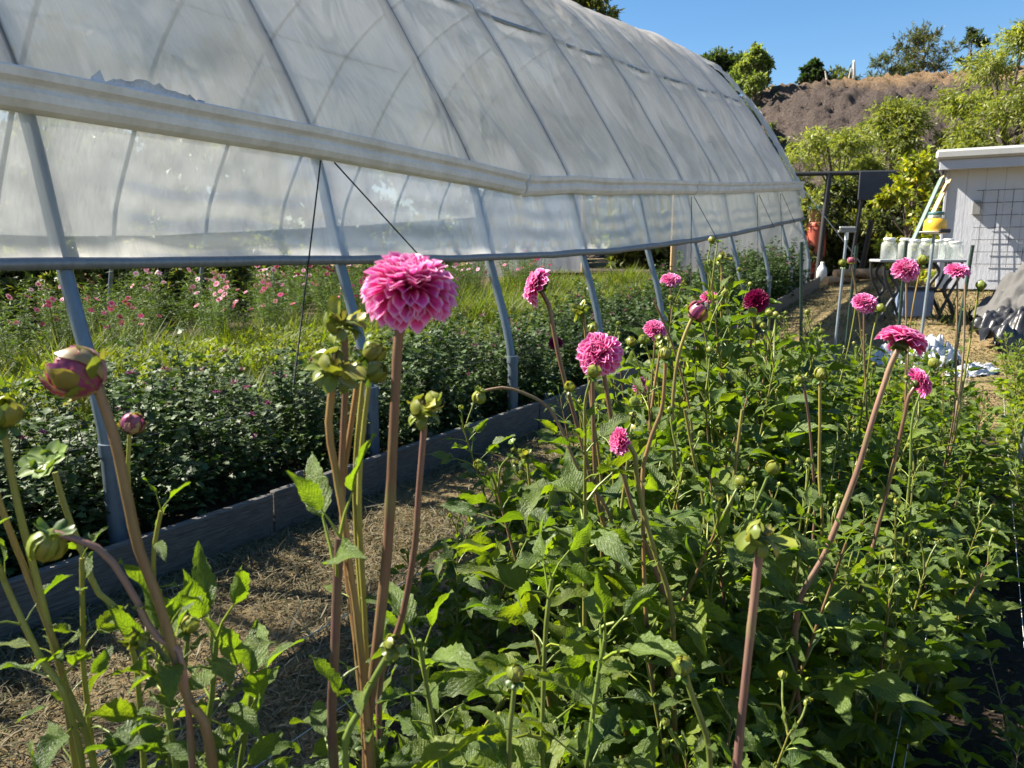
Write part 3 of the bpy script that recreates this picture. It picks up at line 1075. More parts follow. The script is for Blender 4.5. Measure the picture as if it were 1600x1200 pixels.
# torn film standing up behind the gutter
mb = MB()
nn = 26
V = []; Fs = []
for i in range(nn):
    s = 2.13 + i * .025
    h = (.055 * math.sin(math.pi * (i + 2) / (nn + 2)) + .02 * random.random()) if i > 2 else (.085 if i == 2 else .04 + .02 * i)
    V += [W(s, 3.80, 2.355), W(s + .01, 3.815, 2.36 + h * .55), W(s + .015 * random.random(), 3.78 + .03 * random.random(), 2.36 + h)]
for i in range(nn - 1):
    for j in range(2):
        Fs.append([i * 3 + j, (i + 1) * 3 + j, (i + 1) * 3 + j + 1, i * 3 + j + 1])
mb.add(np.array([tuple(v) for v in V]), Fs)
o = mb.build('torn_flap', mat_plain('torn_film', (.60, .66, .76), .4, 0, .3, 9, .4, .01), GH, GR0); o['label'] = 'torn strip of bluish film sticking up behind the gutter'

def cord(a, b, r=.0045, sag=.0, name='cord', mat='cord', parent=GH, root=GR0, n=10):
    a, b = Vector(a), Vector(b)
    pts = [a.lerp(b, t) - Vector((0, 0, sag * 4 * t * (1 - t))) for t in np.linspace(0, 1, n)]
    mb = MB(); tube(mb, pts, r, 5)
    return mb.build(name, M[mat], parent, root)
for k in (5, 9, 11, 12):
    s = HS[k]
    cord(W(s - .10, 3.73, 2.14), W(s - .62, 3.50, .75), .0055)
    cord(W(s + .02, 3.73, 2.14), W(s + .75, 3.59, 1.50), .0055)

# boards along the bottom of the side
joints = [-5.8, -2.2, -.4, 2.62, 5.55, 8.9, 12.4, 15.4, S_END]
for a_, b_ in zip(joints[:-1], joints[1:]):
    mb = MB()
    pa, pb = W(a_ + .006, 3.255, .115), W(b_ - .006, 3.255 + .012 * math.sin(a_), .115 + .01 * math.sin(a_ * 3))
    X = (pb - pa)
    Yv = Vector((-AY, AX, 0)) + Vector((0, 0, .05))
    box(mb, (pa + pb) / 2, (X.length, .045, .26), X, Yv, bev=.006)
    ob = mb.build('base_board', M['board'], GH, GR0)
    for s_ in (a_ + .25, (a_ + b_) / 2):
        mb = MB(); c_ = W(s_, 3.305, .12); box(mb, c_, (.05, .035, .34), (AX, AY, 0), (-AY, AX, 0), bev=.006)
        mb.build('stake', M['board'], GH, GR0)

# far end: film wall with an open doorway, plus the loose edge of film over the last hoop
def end_poly(p0, p1, n=24):
    pr, _ = prof_spline(0, LASTI, 300)
    ps = np.linspace(p0, p1, n)
    zt = np.interp(ps, pr[:, 0], pr[:, 1])
    return ps, zt
mb = MB()
for p0, p1, zb in ((3.5, 6.7, 0), (6.7, 9.2, 2.5), (9.2, 12.9, 0)):
    ps, zt = end_poly(p0, p1)
    K = np.linspace(0, 1, 16)
    PP, KK = np.meshgrid(ps, K, indexing='ij')
    ZZ = zb + (np.maximum(zt, zb + .05)[:, None] - zb) * KK
    SSe = S_END - .16 + .035 * nzv(PP * 3, ZZ * .8, 1, 3)
    mb.add(Wn(SSe, PP, ZZ).reshape(-1, 3), grid_faces(len(ps), len(K)), np.stack([PP, ZZ], -1).reshape(-1, 2))
mb.build('end_wall', M['film_end'], GH, GR0)
for pd in (6.7, 9.2):
    mb = MB(); box(mb, W(S_END - .2, pd, 1.3), (.09, .09, 2.7), (1, 0, 0), (0, 1, 0), bev=.006)
    mb.build('door_post', M['lumber'], GH, GR0)
mb = MB()
pr, tt = prof_spline(2.6, 11.0, 60)
Sx = np.linspace(0, 1, 9)
SS, KK = np.meshgrid(Sx, np.arange(60), indexing='ij')
wv = nzv(SS * 1.5, tt[KK] * 2.6, 1, 21); w2 = nzv(SS * 3, tt[KK] * 7, 1, 5)
sS = S_END - .10 + SS * (.34 + .16 * wv[0:1, :]) ; lift = .07 + .07 * np.sin(SS * 2.6) + .07 * wv * SS + .04 * w2
mb.add(Wn(sS, pr[KK, 0] - lift * .7, pr[KK, 1] + lift * .6).reshape(-1, 3), grid_faces(9, 60), np.stack([SS, tt[KK]], -1).reshape(-1, 2))
o = mb.build('loose_film_edge', M['film_end'], GH, GR0)
cord(W(S_END + .1, 4.3, 2.9), W(S_END + 1.6, 2.55, .35), .012, 0, 'guy_rope', 'twine')

# trellis wires inside, above the near bed
for z0, p0 in ((.62, 3.62), (.34, 3.62)):
    mb = MB(); tube(mb, [W(s, p0, z0 + .012 * math.sin(s * 1.7)) for s in np.arange(-2, S_END - 1, .5)], .0016, 4)
    tag(mb.build('twine', M['box'], None), 'thin grey wire stretched in front of the greenhouse bushes, ' + ('upper' if z0 > .5 else 'lower') + ' of the two', 'wire', 'wires along the greenhouse bushes')

# ------------------------------------------------------------------ greenhouse planting
def mum_bush(seed, flowers=True):
    r_ = np.random.default_rng(seed)
    t = thing('chrysanthemum_bush', (0, 0, 0), 'dark green leafy bush in the row just behind the greenhouse base board', 'bush', 'bushes behind the greenhouse base board')
    mb = MB(); st = MB()
    nst = 26
    P, D, N, L, C = [], [], [], [], []
    tips = []
    for k in range(nst):
        a = r_.uniform(0, 6.28); rad = math.sqrt(r_.uniform(0, 1)) * .52
        h = r_.uniform(.50, 1.02) * (1 - .25 * (rad / .52) ** 2)
        b0 = np.array([math.cos(a) * rad * .45, math.sin(a) * rad * .45, 0]); tip = np.array([math.cos(a) * rad, math.sin(a) * rad, h])
        mid = (b0 + tip) / 2 + r_.normal(0, .03, 3)
        cv = spline([b0, mid, tip], 24)
        tube(st, cv[::3], .0035, 4, (.07, .085, .03), 0, False)
        tips.append(tip)
        for j in range(3, 24):
            for q in range(3):
                a2 = r_.uniform(0, 6.28)
                P.append(cv[j] + r_.normal(0, .012, 3)); D.append((math.cos(a2), math.sin(a2), r_.uniform(-.15, .75)))
                N.append((r_.normal(0, .45), r_.normal(0, .45), 1)); L.append(r_.uniform(.045, .085)); C.append(np.array((.075, .118, .034)) * r_.uniform(.6, 1.6))
    for q in range(900):                                  # leafy skirt down to the soil
        a2 = r_.uniform(0, 6.28); rr = r_.uniform(.25, .50); P.append((math.cos(a2) * rr, math.sin(a2) * rr, r_.uniform(.03, .35)))
        D.append((math.cos(a2), math.sin(a2), r_.uniform(-.1, .9))); N.append((r_.normal(0, .45), r_.normal(0, .45), 1)); L.append(r_.uniform(.045, .085)); C.append(np.array((.065, .105, .032)) * r_.uniform(.6, 1.5))
    blades(mb, T_LOBE, P, D, N, L, np.array(L) * .30, np.array(C), .2, r_.uniform(.1, .9, len(P)), .1)
    mb.build('foliage', M['leaf_dull'], t)
    st.build('stem', M['stem'] , t)
    if flowers:
        for tip in tips[:6]:
            fm = MB()
            n = 20
            d = rand_unit(n); d[:, 2] = np.abs(d[:, 2]) * .7
            blades(fm, T_STRAP, np.tile(tip + np.array((0, 0, .03)), (n, 1)), d, np.tile((0, 0, 1.), (n, 1)) + rng.normal(0, .2, (n, 3)), rng.uniform(.03, .05, n), .0035,
                   np.array((.22, .06, .15)) * rng.uniform(.6, 1.8, (n, 1)), .1, rng.uniform(-.5, 1.2, n))
            fm.build('flower', M['petal_thin'], t)
    return t


mums = [mum_bush(300 + k, k != 2) for k in range(4)]
spots = []
s = -.9
while s < 17.6:
    for row in (3.80, 4.5):
        spots.append((s + random.uniform(-.12, .12), row + random.uniform(-.1, .1)))
    s += .62
random.seed(9)
for i, (s, p) in enumerate(spots):
    src = mums[i % 4]
    sc_ = (.80 + .34 * random.random()) * (1.12 if s > 12 else 1) * (.93 if p > 4.3 else .92)
    loc = W(s, p, .12)
    if i < 4:
        src.location = loc; src.rotation_euler = (0, 0, random.uniform(0, 6)); src.scale = (sc_,) * 3
    else:
        copy_tree(src, loc, random.uniform(0, 6.28), sc_)


def scatter_blades(name, s0, s1, p0, p1, n, hmin, hmax, wid, cols, mat, curl=(.2, 1.1), zoff=0., hfun=None, T=T_LANCE, lean=.35, label=None, cat=None, dens=None):
    S = rng.uniform(s0, s1, n); P = rng.uniform(p0, p1, n)
    if dens is not None:
        k = rng.uniform(0, 1, n) < dens(S, P); S, P = S[k], P[k]; n = len(S)
    V = Wn(S, P, 0); V[:, 2] = ground(V[:, 0], V[:, 1]) + zoff
    a = rng.uniform(0, 6.28, n)
    D = np.stack([np.cos(a) * lean * rng.uniform(.2, 1.6, n), np.sin(a) * lean * rng.uniform(.2, 1.6, n), np.ones(n)], -1)
    N = np.stack([np.cos(a), np.sin(a), np.full(n, .3)], -1)
    L = rng.uniform(hmin, hmax, n)
    if zoff > .3:
        V[:, 2] += np.array([.12 * nz(q1, q2, 1.3, 31) for q1, q2 in zip(S, P)]) + rng.uniform(-.10, .03, n)
    if hfun is not None:
        L = L * hfun(S, P)
    cols = np.asarray(cols, float)
    C = cols[rng.integers(0, len(cols), n)] * rng.uniform(.7, 1.3, (n, 1))
    mb = MB(); blades(mb, T, V, D, -N, L, wid * rng.uniform(.7, 1.3, n), C, .15, rng.uniform(curl[0], curl[1], n))
    return tag(mb.build(name, mat), label, cat, kind='stuff')


def patch(S, P):
    return .55 + .9 * np.clip(np.array([nz(a, b, .9, 4) for a, b in zip(S, P)]) + .3, 0, 1)

scatter_blades('greenhouse_grass', -5, 17.5, 5.1, 9.6, 56000, .28, .62, .0075, [(.14, .20, .025), (.18, .23, .03), (.22, .24, .045), (.11, .17, .03), (.27, .26, .08)],
               M['blade'], (.2, 1.3), .1, lambda S, P: patch(S, P) * (1 + .35 * smooth(7.0, 8.6, P)), lean=.5, label='bright green grass and weeds growing inside the greenhouse', cat='grass')
scatter_blades('greenhouse_clover', -4, 8, 6.0, 8.0, 20000, .05, .13, .013, [(.24, .29, .025), (.31, .32, .035), (.17, .23, .03)], M['blade'], (.1, .6), .47, None, T_LO, 1.1,
               label='low yellow green cover plants in the sunny strip inside the greenhouse', cat='ground cover', dens=lambda S, P: np.clip(np.array([nz(a, b, .6, 7) for a, b in zip(S, P)]) * 3 + 1.1, 0, 1))


def cosmos(seed, pal, label):
    r_ = np.random.default_rng(seed)
    t = thing('cosmos_plant', (0, 0, 0), label, 'flower plant', 'cosmos plants at the back of the greenhouse')
    mb = MB(); P, D, L, C = [], [], [], []
    heads = []
    for k in range(22):
        a = r_.uniform(0, 6.28); rad = math.sqrt(r_.uniform()) * .55; h = r_.uniform(.7, 1.22)
        tip = np.array([math.cos(a) * rad, math.sin(a) * rad, h]); cv = spline([tip * (.35, .35, 0), tip * (.7, .7, .55), tip], 16)
        tube(mb, cv[::3], .003, 4, (.12, .16, .04), 0, False)
        heads.append(tip)
        for j in range(2, 15):
            for q in range(7):
                a2 = r_.uniform(0, 6.28); P.append(cv[j] + r_.normal(0, .03, 3)); D.append((math.cos(a2), math.sin(a2), r_.uniform(-.1, .9))); L.append(r_.uniform(.05, .13)); C.append(np.array((.12, .18, .035)) * r_.uniform(.6, 1.4))
    blades(mb, T_LANCE, P, D, np.tile((0, 0, 1.), (len(P), 1)) + r_.normal(0, .4, (len(P), 3)), L, .006, np.array(C), .1, .5)
    mb.build('foliage', M['blade'], t)
    for tip in heads[:9]:
        fm = MB(); A = unit((r_.normal(0, .4), -.7 + r_.normal(0, .4), .8))
        e1 = unit(np.cross(A, (.1, .2, .9))); e2 = np.cross(A, e1); ph = np.arange(8) * .785 + r_.uniform(0, 1)
        d = np.cos(ph)[:, None] * e1 + np.sin(ph)[:, None] * e2 + A * .15
        blades(fm, T_PETLO, np.tile(tip, (8, 1)), d, np.tile(A, (8, 1)), .045, .02, np.asarray(pal[r_.integers(len(pal))]) * r_.uniform(.8, 1.1), .1, .2)
        lathe(fm, [(.008, 0), (.009, .005), (.0, .008)], tip, 6, A, 0, (.6, .35, .05))
        fm.build('flower', M['petal_thin'], t)
    return t

pk = [cosmos(1, [(.72, .14, .30), (.75, .28, .42), (.62, .08, .25)], 'clump of tall pink flowers at the back of the greenhouse'),
      cosmos(2, [(.75, .72, .70), (.75, .5, .55)], 'clump of white and pale flowers at the back of the greenhouse')]
ck = 0
for i, s in enumerate(np.arange(-4.5, 15, 1.05)):
    for p in (8.4, 9.5, 10.7, 11.9):
        kind = 0 if (nz(s, p, .8, 2) + random.uniform(-.25, .25)) > -.05 else 1
        loc = W(s + random.uniform(-.4, .4), p + random.uniform(-.35, .35), .1)
        src = pk[kind]
        q = random.uniform(.8, 1.12)
        if src.get('placed'):
            copy_tree(src, loc, random.uniform(0, 6.28), q)
        else:
            src.location = loc; src.scale = (q,) * 3; src['placed'] = 1
for o in list(bpy.data.objects):
    if 'placed' in o: del o['placed']

# ------------------------------------------------------------------ lawn path, twine, posts
def dens_lawn(S, P):
    return np.clip(.35 + .9 * np.array([nz(a, b, 1.6, 5) for a, b in zip(S, P)]) + .35, .15, 1)
STRAW = [(.30, .235, .145), (.22, .17, .105), (.38, .31, .20), (.17, .13, .08), (.16, .155, .07), (.34, .265, .16)]
scatter_blades('dry_grass', .3, 6.5, 1.45, 3.24, 90000, .04, .10, .0026, STRAW, M['straw'], (.4, 2.4), 0, None, T_LANCE, 1.3, 'short dried brown grass on the path beside the greenhouse', 'grass', dens_lawn)
scatter_blades('far_dry_grass', 6.5, 19, -2.2, 3.24, 60000, .04, .10, .006, STRAW + [(.42, .31, .15), (.12, .15, .05)], M['straw'], (.4, 2.2), 0, None, T_LANCE, 1.1, 'sunlit straw coloured grass at the far end of the path', 'grass',
               lambda S, P: np.where((P < 1.7) & (S < 7.0), 0, dens_lawn(S, P)))
scatter_blades('green_tufts', .5, 12, 1.5, 3.2, 7000, .05, .12, .003, [(.06, .09, .025), (.09, .12, .03)], M['blade'], (.4, 1.8), 0, None, T_LANCE, .9, 'sparse green blades coming up in the dry path grass', 'grass',
               lambda S, P: np.clip(np.array([nz(a, b, 1.1, 8) for a, b in zip(S, P)]) * 3 - .3, 0, 1))
scatter_blades('wood_chips', -.8, 9, -.92, .45, 16000, .015, .05, .0028, [(.13, .09, .055), (.07, .05, .035), (.20, .15, .10), (.04, .03, .022)], M['straw'], (-.1, .2), .055, None, T_LANCE, 4, 'dark shredded bark mulch on the path right of the dahlias', 'mulch')

scatter_blades('dead_stems', .3, 9, 1.55, 3.2, 420, .10, .34, .0035, [(.34, .27, .17), (.24, .18, .11), (.42, .36, .25)], M['straw'], (-.4, .6), .03, None, T_LANCE, 6, 'loose dead stems lying on the dry path grass', 'plant litter')
for nm, p0, z0, ex in (('upper white twine along the path side of the dahlia bed', 1.59, .43, 0), ('lower white twine along the path side of the dahlia bed', 1.55, .17, .03),
                       ('near white twine along the right edge of the dahlia bed', .085, .33, 0), ('thin second white twine beside the right edge of the dahlia bed', .062, .30, .0)):
    mb = MB(); tube(mb, [W(s, p0, z0 + .01 * math.sin(s * .9 + ex)) for s in np.arange(-1, 9.3, .3)], .0017 if p0 > 1 else .0011, 5)
    tag(mb.build('twine', M['twine']), nm, 'twine')
mb = MB(); tube(mb, [W(s, -.2, .36) for s in np.arange(-1, 8, .4)], .0011, 5)
tag(mb.build('twine', M['twine']), 'lone white twine over the bark path at the far right', 'twine')


def t_post(px, ytop, pxb, pyb, y, label):
    top = at(px, ytop, y); low = at(pxb, pyb, y)
    d = (top - low).normalized()
    g0 = float(ground(top.x, y))
    base = top - d * ((top.z - g0 + .15) / d.z)
    t = thing('steel_post', base, label, 'fence post', 'green steel posts at the end of the dahlia bed')
    mb = MB()
    X = Vector((1, .25, 0)); X = (X - d * X.dot(d)).normalized(); Y = d.cross(X)
    L = (top - base).length
    c = base + d * L / 2
    box(mb, c, (.034, .005, L), X, Y, bev=.001)
    box(mb, c + Y * .0175, (.005, .030, L), X, Y, bev=.001)
    for k in range(int(L / .055)):
        box(mb, base + d * (.1 + k * .055) - Y * .005, (.008, .008, .012), X, Y, bev=.002)
    mb.build('shaft', M['post'], t, base)
    return t
t_post(1253, 378, 1252, 545, 7.7, 'dark green steel post by the greenhouse path, leftmost of the four at the bed end')
t_post(1339, 384, 1326, 510, 8.1, 'dark green steel post leaning beside the squeegee pole')
t_post(1417, 376, 1408, 480, 8.3, 'dark green steel post in front of the jar table')
t_post(1521, 383, 1494, 550, 8.2, 'dark green steel post leaning in front of the grey covered heap')


def pole(name, top, low, r, mat, label, cat, y):
    a, b = at(*top, y), at(*low, y)
    d = (a - b).normalized(); g0 = float(ground(b.x, y)); base = a - d * ((a.z - g0 + .05) / d.z)
    t = thing(name, base, label, cat)
    mb = MB(); tube(mb, [base, base.lerp(a, .5), a], r, 10)
    mb.build('pole', M[mat], t, base)
    return t, base, a
t, b0, a0 = pole('squeegee', (1323, 366), (1309, 500), .014, 'steel', 'long handled squeegee standing upside down at the bed end', 'squeegee', 8.0)
mb = MB(); box(mb, a0 + Vector((0, 0, .03)), (.19, .03, .022), (1, .1, 0), (0, 1, 0)); box(mb, a0 + Vector((0, 0, .052)), (.165, .012, .022), (1, .1, 0), (0, 1, 0)); mb.build('rubber_head', M['box'], t, b0)
mb = MB(); box(mb, a0 + Vector((0, -.005, .072)), (.17, .016, .014), (1, .1, 0), (0, 1, 0)); mb.build('blade_holder', M['white'], t, b0)
mb = MB(); tube(mb, [a0 - Vector((0, 0, .06)), a0 + Vector((0, 0, .02))], .02, 8); mb.build('socket', M['white'], t, b0)

t, b0, a0 = pole('plate_stand', (1460, 366), (1437, 545), .017, 'steel', 'galvanised pole with a round plate on top in front of the shed', 'stand', 8.6)
mb = MB(); lathe(mb, [(.02, -.012), (.10, -.006), (.155, .012), (.16, .02), (.15, .018), (.0, .002)], a0 + Vector((0, 0, .01)), 28); mb.build('plate', M['lid'], t, b0)
t = thing('glass_jar', a0 + Vector((0, 0, .022)), 'jar of amber syrup with a dark green lid on the round plate', 'jar')
r0 = t.location.copy(); t.scale = (1.2, 1.2, 1.45)
mb = MB(); lathe(mb, [(.085, 0), (.098, .01), (.10, .05), (.095, .088), (.07, .105)], r0, 24); mb.build('syrup', M['yellow'], t, r0)
mb = MB(); lathe(mb, [(.072, .105), (.074, .106), (.070, .128), (.064, .132)], r0, 24); mb.build('neck', M['glass'], t, r0)
mb = MB(); lathe(mb, [(.066, .132), (.068, .134), (.068, .152), (.060, .157), (0, .157)], r0, 24); mb.build('lid', M['dkteal'], t, r0)
mb = MB(); box(mb, r0 + Vector((.03, -.145, .012)), (.13, .035, .045), (1, .05, 0), (0, 1, 0), bev=.008)
tag(mb.build('feeder_tray', M['black']), 'small black tray at the front edge of the round plate', 'tray')

# ------------------------------------------------------------------ table with jars
ty = 10.9
tl, tr_ = at(1366, 399, ty), at(1500, 410, ty - .3)
tc = (tl + tr_) / 2
gz = float(ground(tc.x, tc.y))
TZ = tc.z
TB = thing('garden_table', (tc.x, tc.y, gz), 'grey topped garden table with curved cast iron legs standing before the shed', 'table')
mb = MB(); box(mb, (tc.x, tc.y, TZ - .025), ((tr_ - tl).length, .55, .04), (1, -.2, 0), (.2, 1, 0), bev=.008); mb.build('table_top', M['table'], TB, TB.location)
for px_, sg in ((1385, -1), (1478, 1)):
    c = at(px_, 402, ty - .05)
    h = TZ - gz - .045
    for dy_ in (-.2, .2):
        mb = MB()
        pts = [(c.x - sg * .06, c.y + dy_, gz + h), (c.x + sg * .03, c.y + dy_, gz + h * .82), (c.x - sg * .10, c.y + dy_, gz + h * .55), (c.x + sg * .02, c.y + dy_, gz + h * .28), (c.x + sg * .13, c.y + dy_, gz)]
        tube(mb, spline(pts, 18), .026, 7)
        pts2 = [(c.x + sg * .12, c.y + dy_, gz + h), (c.x + sg * .10, c.y + dy_, gz + h * .75), (c.x - sg * .02, c.y + dy_, gz + h * .45), (c.x - sg * .16, c.y + dy_, gz + h * .0)]
        tube(mb, spline(pts2, 14), .02, 7)
        mb.build('leg', M['iron'], TB, TB.location)
mb = MB(); tube(mb, [at(1385, 455, ty), at(1478, 455, ty - .1)], .018, 6); mb.build('stretcher', M['iron'], TB, TB.location)

def jar(px, py, h, r, label, dy=0.):
    b0 = at(px, py, ty + dy); b0.z = TZ - .004
    t = thing('glass_jar', b0, label, 'jar', 'empty jars on the garden table')
    mb = MB(); lathe(mb, [(r * .9, 0), (r, .012), (r, h * .66), (r * .93, h * .76), (r * .70, h * .82), (r * .68, h * .88)], b0, 22); mb.build('body', M['glass'], t, b0)
    mb = MB(); lathe(mb, [(r * .74, h * .875), (r * .78, h * .88), (r * .78, h * .98), (r * .70, h), (0, h)], b0, 22); mb.build('lid', M['lid'], t, b0)
jar(1388, 400, .30, .105, 'cloudy lidded jar at the left end of the garden table', -.1)
jar(1413, 398, .30, .095, 'cloudy lidded jar behind the green post on the garden table', .12)
jar(1428, 398, .28, .09, 'cloudy lidded jar just right of the green post on the garden table', -.05)
jar(1446, 398, .29, .095, 'cloudy lidded jar left of the galvanised pole on the garden table', .1)
jar(1464, 399, .27, .10, 'cloudy lidded jar just right of the galvanised pole on the garden table', -.13)
jar(1480, 398, .29, .095, 'tall cloudy lidded jar at the back right of the garden table', .14)
jar(1491, 402, .25, .11, 'broad cloudy lidded jar at the front right end of the garden table', -.16)
# tote below
c = at(1430, 452, ty + .05)
t = thing('storage_tote', (c.x, c.y, gz + .02), 'blue grey storage tote with a dark lid under the garden table', 'tote')
mb = MB(); box(mb, (c.x, c.y, gz + .24), (.44, .32, .40), (1, -.2, 0), (.2, 1, 0), bev=.03); mb.build('bin', M['blue'], t, t.location)
mb = MB(); box(mb, (c.x, c.y, gz + .46), (.47, .35, .04), (1, -.2, 0), (.2, 1, 0), bev=.012); mb.build('lid', M['black'], t, t.location)


def heap(name, c, sx, sy, h, mat, label, cat, seed, n=44, amp=.12, rot=0., peak=.8):
    """crumpled sheet or covered heap with real thickness down to the ground"""
    a = np.linspace(-1, 1, n)
    X, Y = np.meshgrid(a, a, indexing='ij')
    rr = np.sqrt(X ** 2 + Y ** 2)
    w1 = nzv(X, Y, 1.6, seed); w2 = np.abs(nzv(X, Y, 3.6, seed + 2)); w3 = nzv(X, Y, 8, seed + 5)
    k = np.clip(1 - rr * (.92 + .25 * w1), 0, 1) ** peak
    Z = h * k * (1 + .4 * w1) + amp * h * k ** .4 * (w2 * 1.6 + .5 * w3)
    cr, sr = math.cos(rot), math.sin(rot)
    xx = X * sx * (1 + .12 * w1); yy = Y * sy * (1 + .12 * w2)
    wx = c[0] + xx * cr - yy * sr; wy = c[1] + xx * sr + yy * cr
    V = np.stack([wx, wy, ground(wx, wy) - .03 + c[2] + Z], -1)
    keep = (rr[:-1, :-1] < 1.02).ravel()
    mb = MB(); mb.add(V.reshape(-1, 3), grid_faces(n, n)[keep], np.stack([X, Y], -1).reshape(-1, 2))
    return tag(mb.build(name, mat), label, cat)
heap('covered_heap', (at(1590, 450, 9.6).x + .62, 10.1, .0), .82, .66, .95, M['tarp'], 'peaked heap covered in faded grey fabric beside the shed', 'heap', 3, 96, .16, .3, .9)
heap('black_plastic_sheet', (at(1570, 500, 9.0).x + .55, 9.25, 0), .85, .42, .46, M['blackfilm'], 'crumpled black plastic sheet piled in front of the grey heap', 'plastic sheet', 8, 60, .5, .1, .35)
heap('white_plastic_sheet', (at(1462, 520, 8.9).x, 8.95, 0), .36, .26, .33, M['whitefilm'], 'crumpled white plastic sheet lying below the jar table', 'plastic sheet', 12, 44, .4, .3, .6)
heap('white_plastic_sheet', (at(1395, 520, 9.1).x, 9.2, 0), .25, .18, .2, M['whitefilm'], 'small white plastic scrap left of the jar table legs', 'plastic sheet', 15, 34, .4, .3, .6)
heap('white_plastic_sheet', (at(1532, 540, 8.4).x, 8.5, 0), .34, .16, .12, M['whitefilm'], 'flat strip of pale plastic in front of the black sheet', 'plastic sheet', 19, 34, .5, .2, .5)

# ------------------------------------------------------------------ shed
sx0 = at(1480, 300, 13.6); gz = float(ground(sx0.x + 1, 13.6))
SW, SD = 4.6, 2.4
SX = Vector((.86, -.51, 0)).normalized(); SY = Vector((.51, .86, 0)).normalized()
SHED = thing('garden_shed', (sx0.x, sx0.y, gz), 'white garden shed with vertical grooved siding and a pale overhanging roof', 'shed', rz=math.atan2(SX.y, SX.x))
eave = at(1470, 262, 13.5).z - gz
rt = Vector((0, 0, 0))
def shed_box(name, c, d, mat, parent=SHED, bev=.01):
    mb = MB(); box(mb, c, d, (1, 0, 0), (0, 1, 0), bev=bev)
    return mb.build(name, M[mat], parent)
shed_box('wall', (SW / 2, SD / 2, eave / 2), (SW, SD, eave), 'siding')
shed_box('corner_trim', (-.018, -.012, eave / 2), (.05, .06, eave - .02), 'trim')
shed_box('fascia', (SW / 2 - .0, -.33, eave + .03), (SW + .30, .03, .17), 'trim')
shed_box('fascia', (-.135, SD / 2 - .11, eave + .03), (.03, SD + .42, .17), 'trim')
shed_box('soffit', (SW / 2, -.165, eave - .0), (SW + .2, .30, .02), 'trim')
mb = MB()
box(mb, (SW / 2, SD / 2 - .11, eave + .20), (SW + .44, SD + .62, .17), (1, 0, 0), (0, 1, 0), bev=.04)
mb.build('roof', M['roofing'], SHED)
bx = shed_box('electrical_box', (.47, -.035, 1.42), (.13, .07, .24), 'box')
# wire panel leaning against the wall
mb = MB()
for k in range(9):
    tube(mb, [(.55 + k * .22, -.10, .4), (.55 + k * .22, -.07, 1.72)], .005, 4)
for k in range(7):
    tube(mb, [(.45, -.08, .45 + k * .21), (2.4, -.08, .45 + k * .21)], .005, 4)
t = mb.build('wire_panel', M['wire']); t.location = SHED.location; t.rotation_euler = SHED.rotation_euler
tag(t, 'square mesh wire panel leaning on the white shed wall', 'wire panel')
mb = MB(); V0 = Vector((.6, -.09, 1.72)); tube(mb, [V0, Vector((1.5, -.12, .95))], .006, 5)
t = mb.build('rope', M['twine']); t.location = SHED.location; t.rotation_euler = SHED.rotation_euler
tag(t, 'pale rope slanting down from the grey box on the shed', 'rope')

def leaning_board(a, b, wd, th, mat, label, y0, y1):
    A, B = at(*a, y0), at(*b, y1)
    B.z = max(B.z, float(ground(B.x, B.y)) + .02)
    mb = MB(); d = (A - B)
    box(mb, (A + B) / 2, (d.length, wd, th), d, Vector((0, 1, 0)).cross(d).cross(d) * -1, bev=.004)
    return tag(mb.build('lumber_board', M[mat]), label, 'board', 'boards leaning on the shed corner')
leaning_board((1471, 279), (1424, 382), .10, .03, 'greenwood', 'green painted board leaning on the shed corner', 13.2, 12.6)
leaning_board((1473, 276), (1468, 294), .11, .035, 'lumber', 'bare wooden board end showing above the green leaning board', 13.28, 13.2)
leaning_board((1483, 282), (1446, 358), .12, .03, 'lumber', 'wide pale wooden board leaning closest to the shed wall', 13.35, 12.9)

# ------------------------------------------------------------------ fence, panel, barrel
fy = 19.0
mb = MB()
FA, FB = at(1240, 272, fy), at(1492, 268, fy - 1.0)
gF = float(ground(FA.x, fy))
FN = thing('pipe_fence', (FA.x, FA.y, gF), 'black pipe fence running behind the path to the shed', 'fence')
tube(mb, [FA, FB], .055, 8); mb.build('top_rail', M['black'], FN, FN.location)
for px_, tilt in ((1296, -.06), (1352, -.1), (1472, 0), (1480, 0), (1487, .01)):
    q = at(px_, 270, fy - (px_ - 1240) / 252); g1 = float(ground(q.x, q.y))
    mb = MB(); tube(mb, [Vector((q.x + tilt * 2, q.y, g1)), q + Vector((0, 0, .12 if px_ > 1470 else 0))], .07 if px_ == 1296 else .06, 8)
    mb.build('post', M['black'], FN, FN.location)
mb = MB(); tube(mb, [at(1345, 425, 17.8), at(1362, 345, 17.4)], .06, 7)
tag(mb.build('dead_branch', M['black']), 'dark leaning pole under the black panel', 'pole')
c = at(1371, 290, fy - .75)
mb = MB(); box(mb, c, (.86, .05, .66), (1, -.1, 0), (.1, 1, 0), bev=.01)
tag(mb.build('sign_board', M['panel']), 'blank square black panel hung on the fence rail', 'board')
for i, (px_, py_, ln) in enumerate(((1318, 392, .9), (1346, 386, 1.2), (1378, 380, .8), (1335, 398, .6))):
    q = at(px_, py_, 17.6); q.z = float(ground(q.x, q.y)) + .10 + .12 * (i % 2)
    mb = MB(); tube(mb, [q - Vector((ln / 2, .2 - .15 * i, 0)), q + Vector((ln / 2, .2 - .1 * i, .04))], .10, 10)
    tag(mb.build('cut_log', M['log']), ['short pale log under the fence nearest the red barrel', 'long log lying under the black panel', 'log beside the yellow green shrub', 'small log in front of the log pile'][i], 'log')

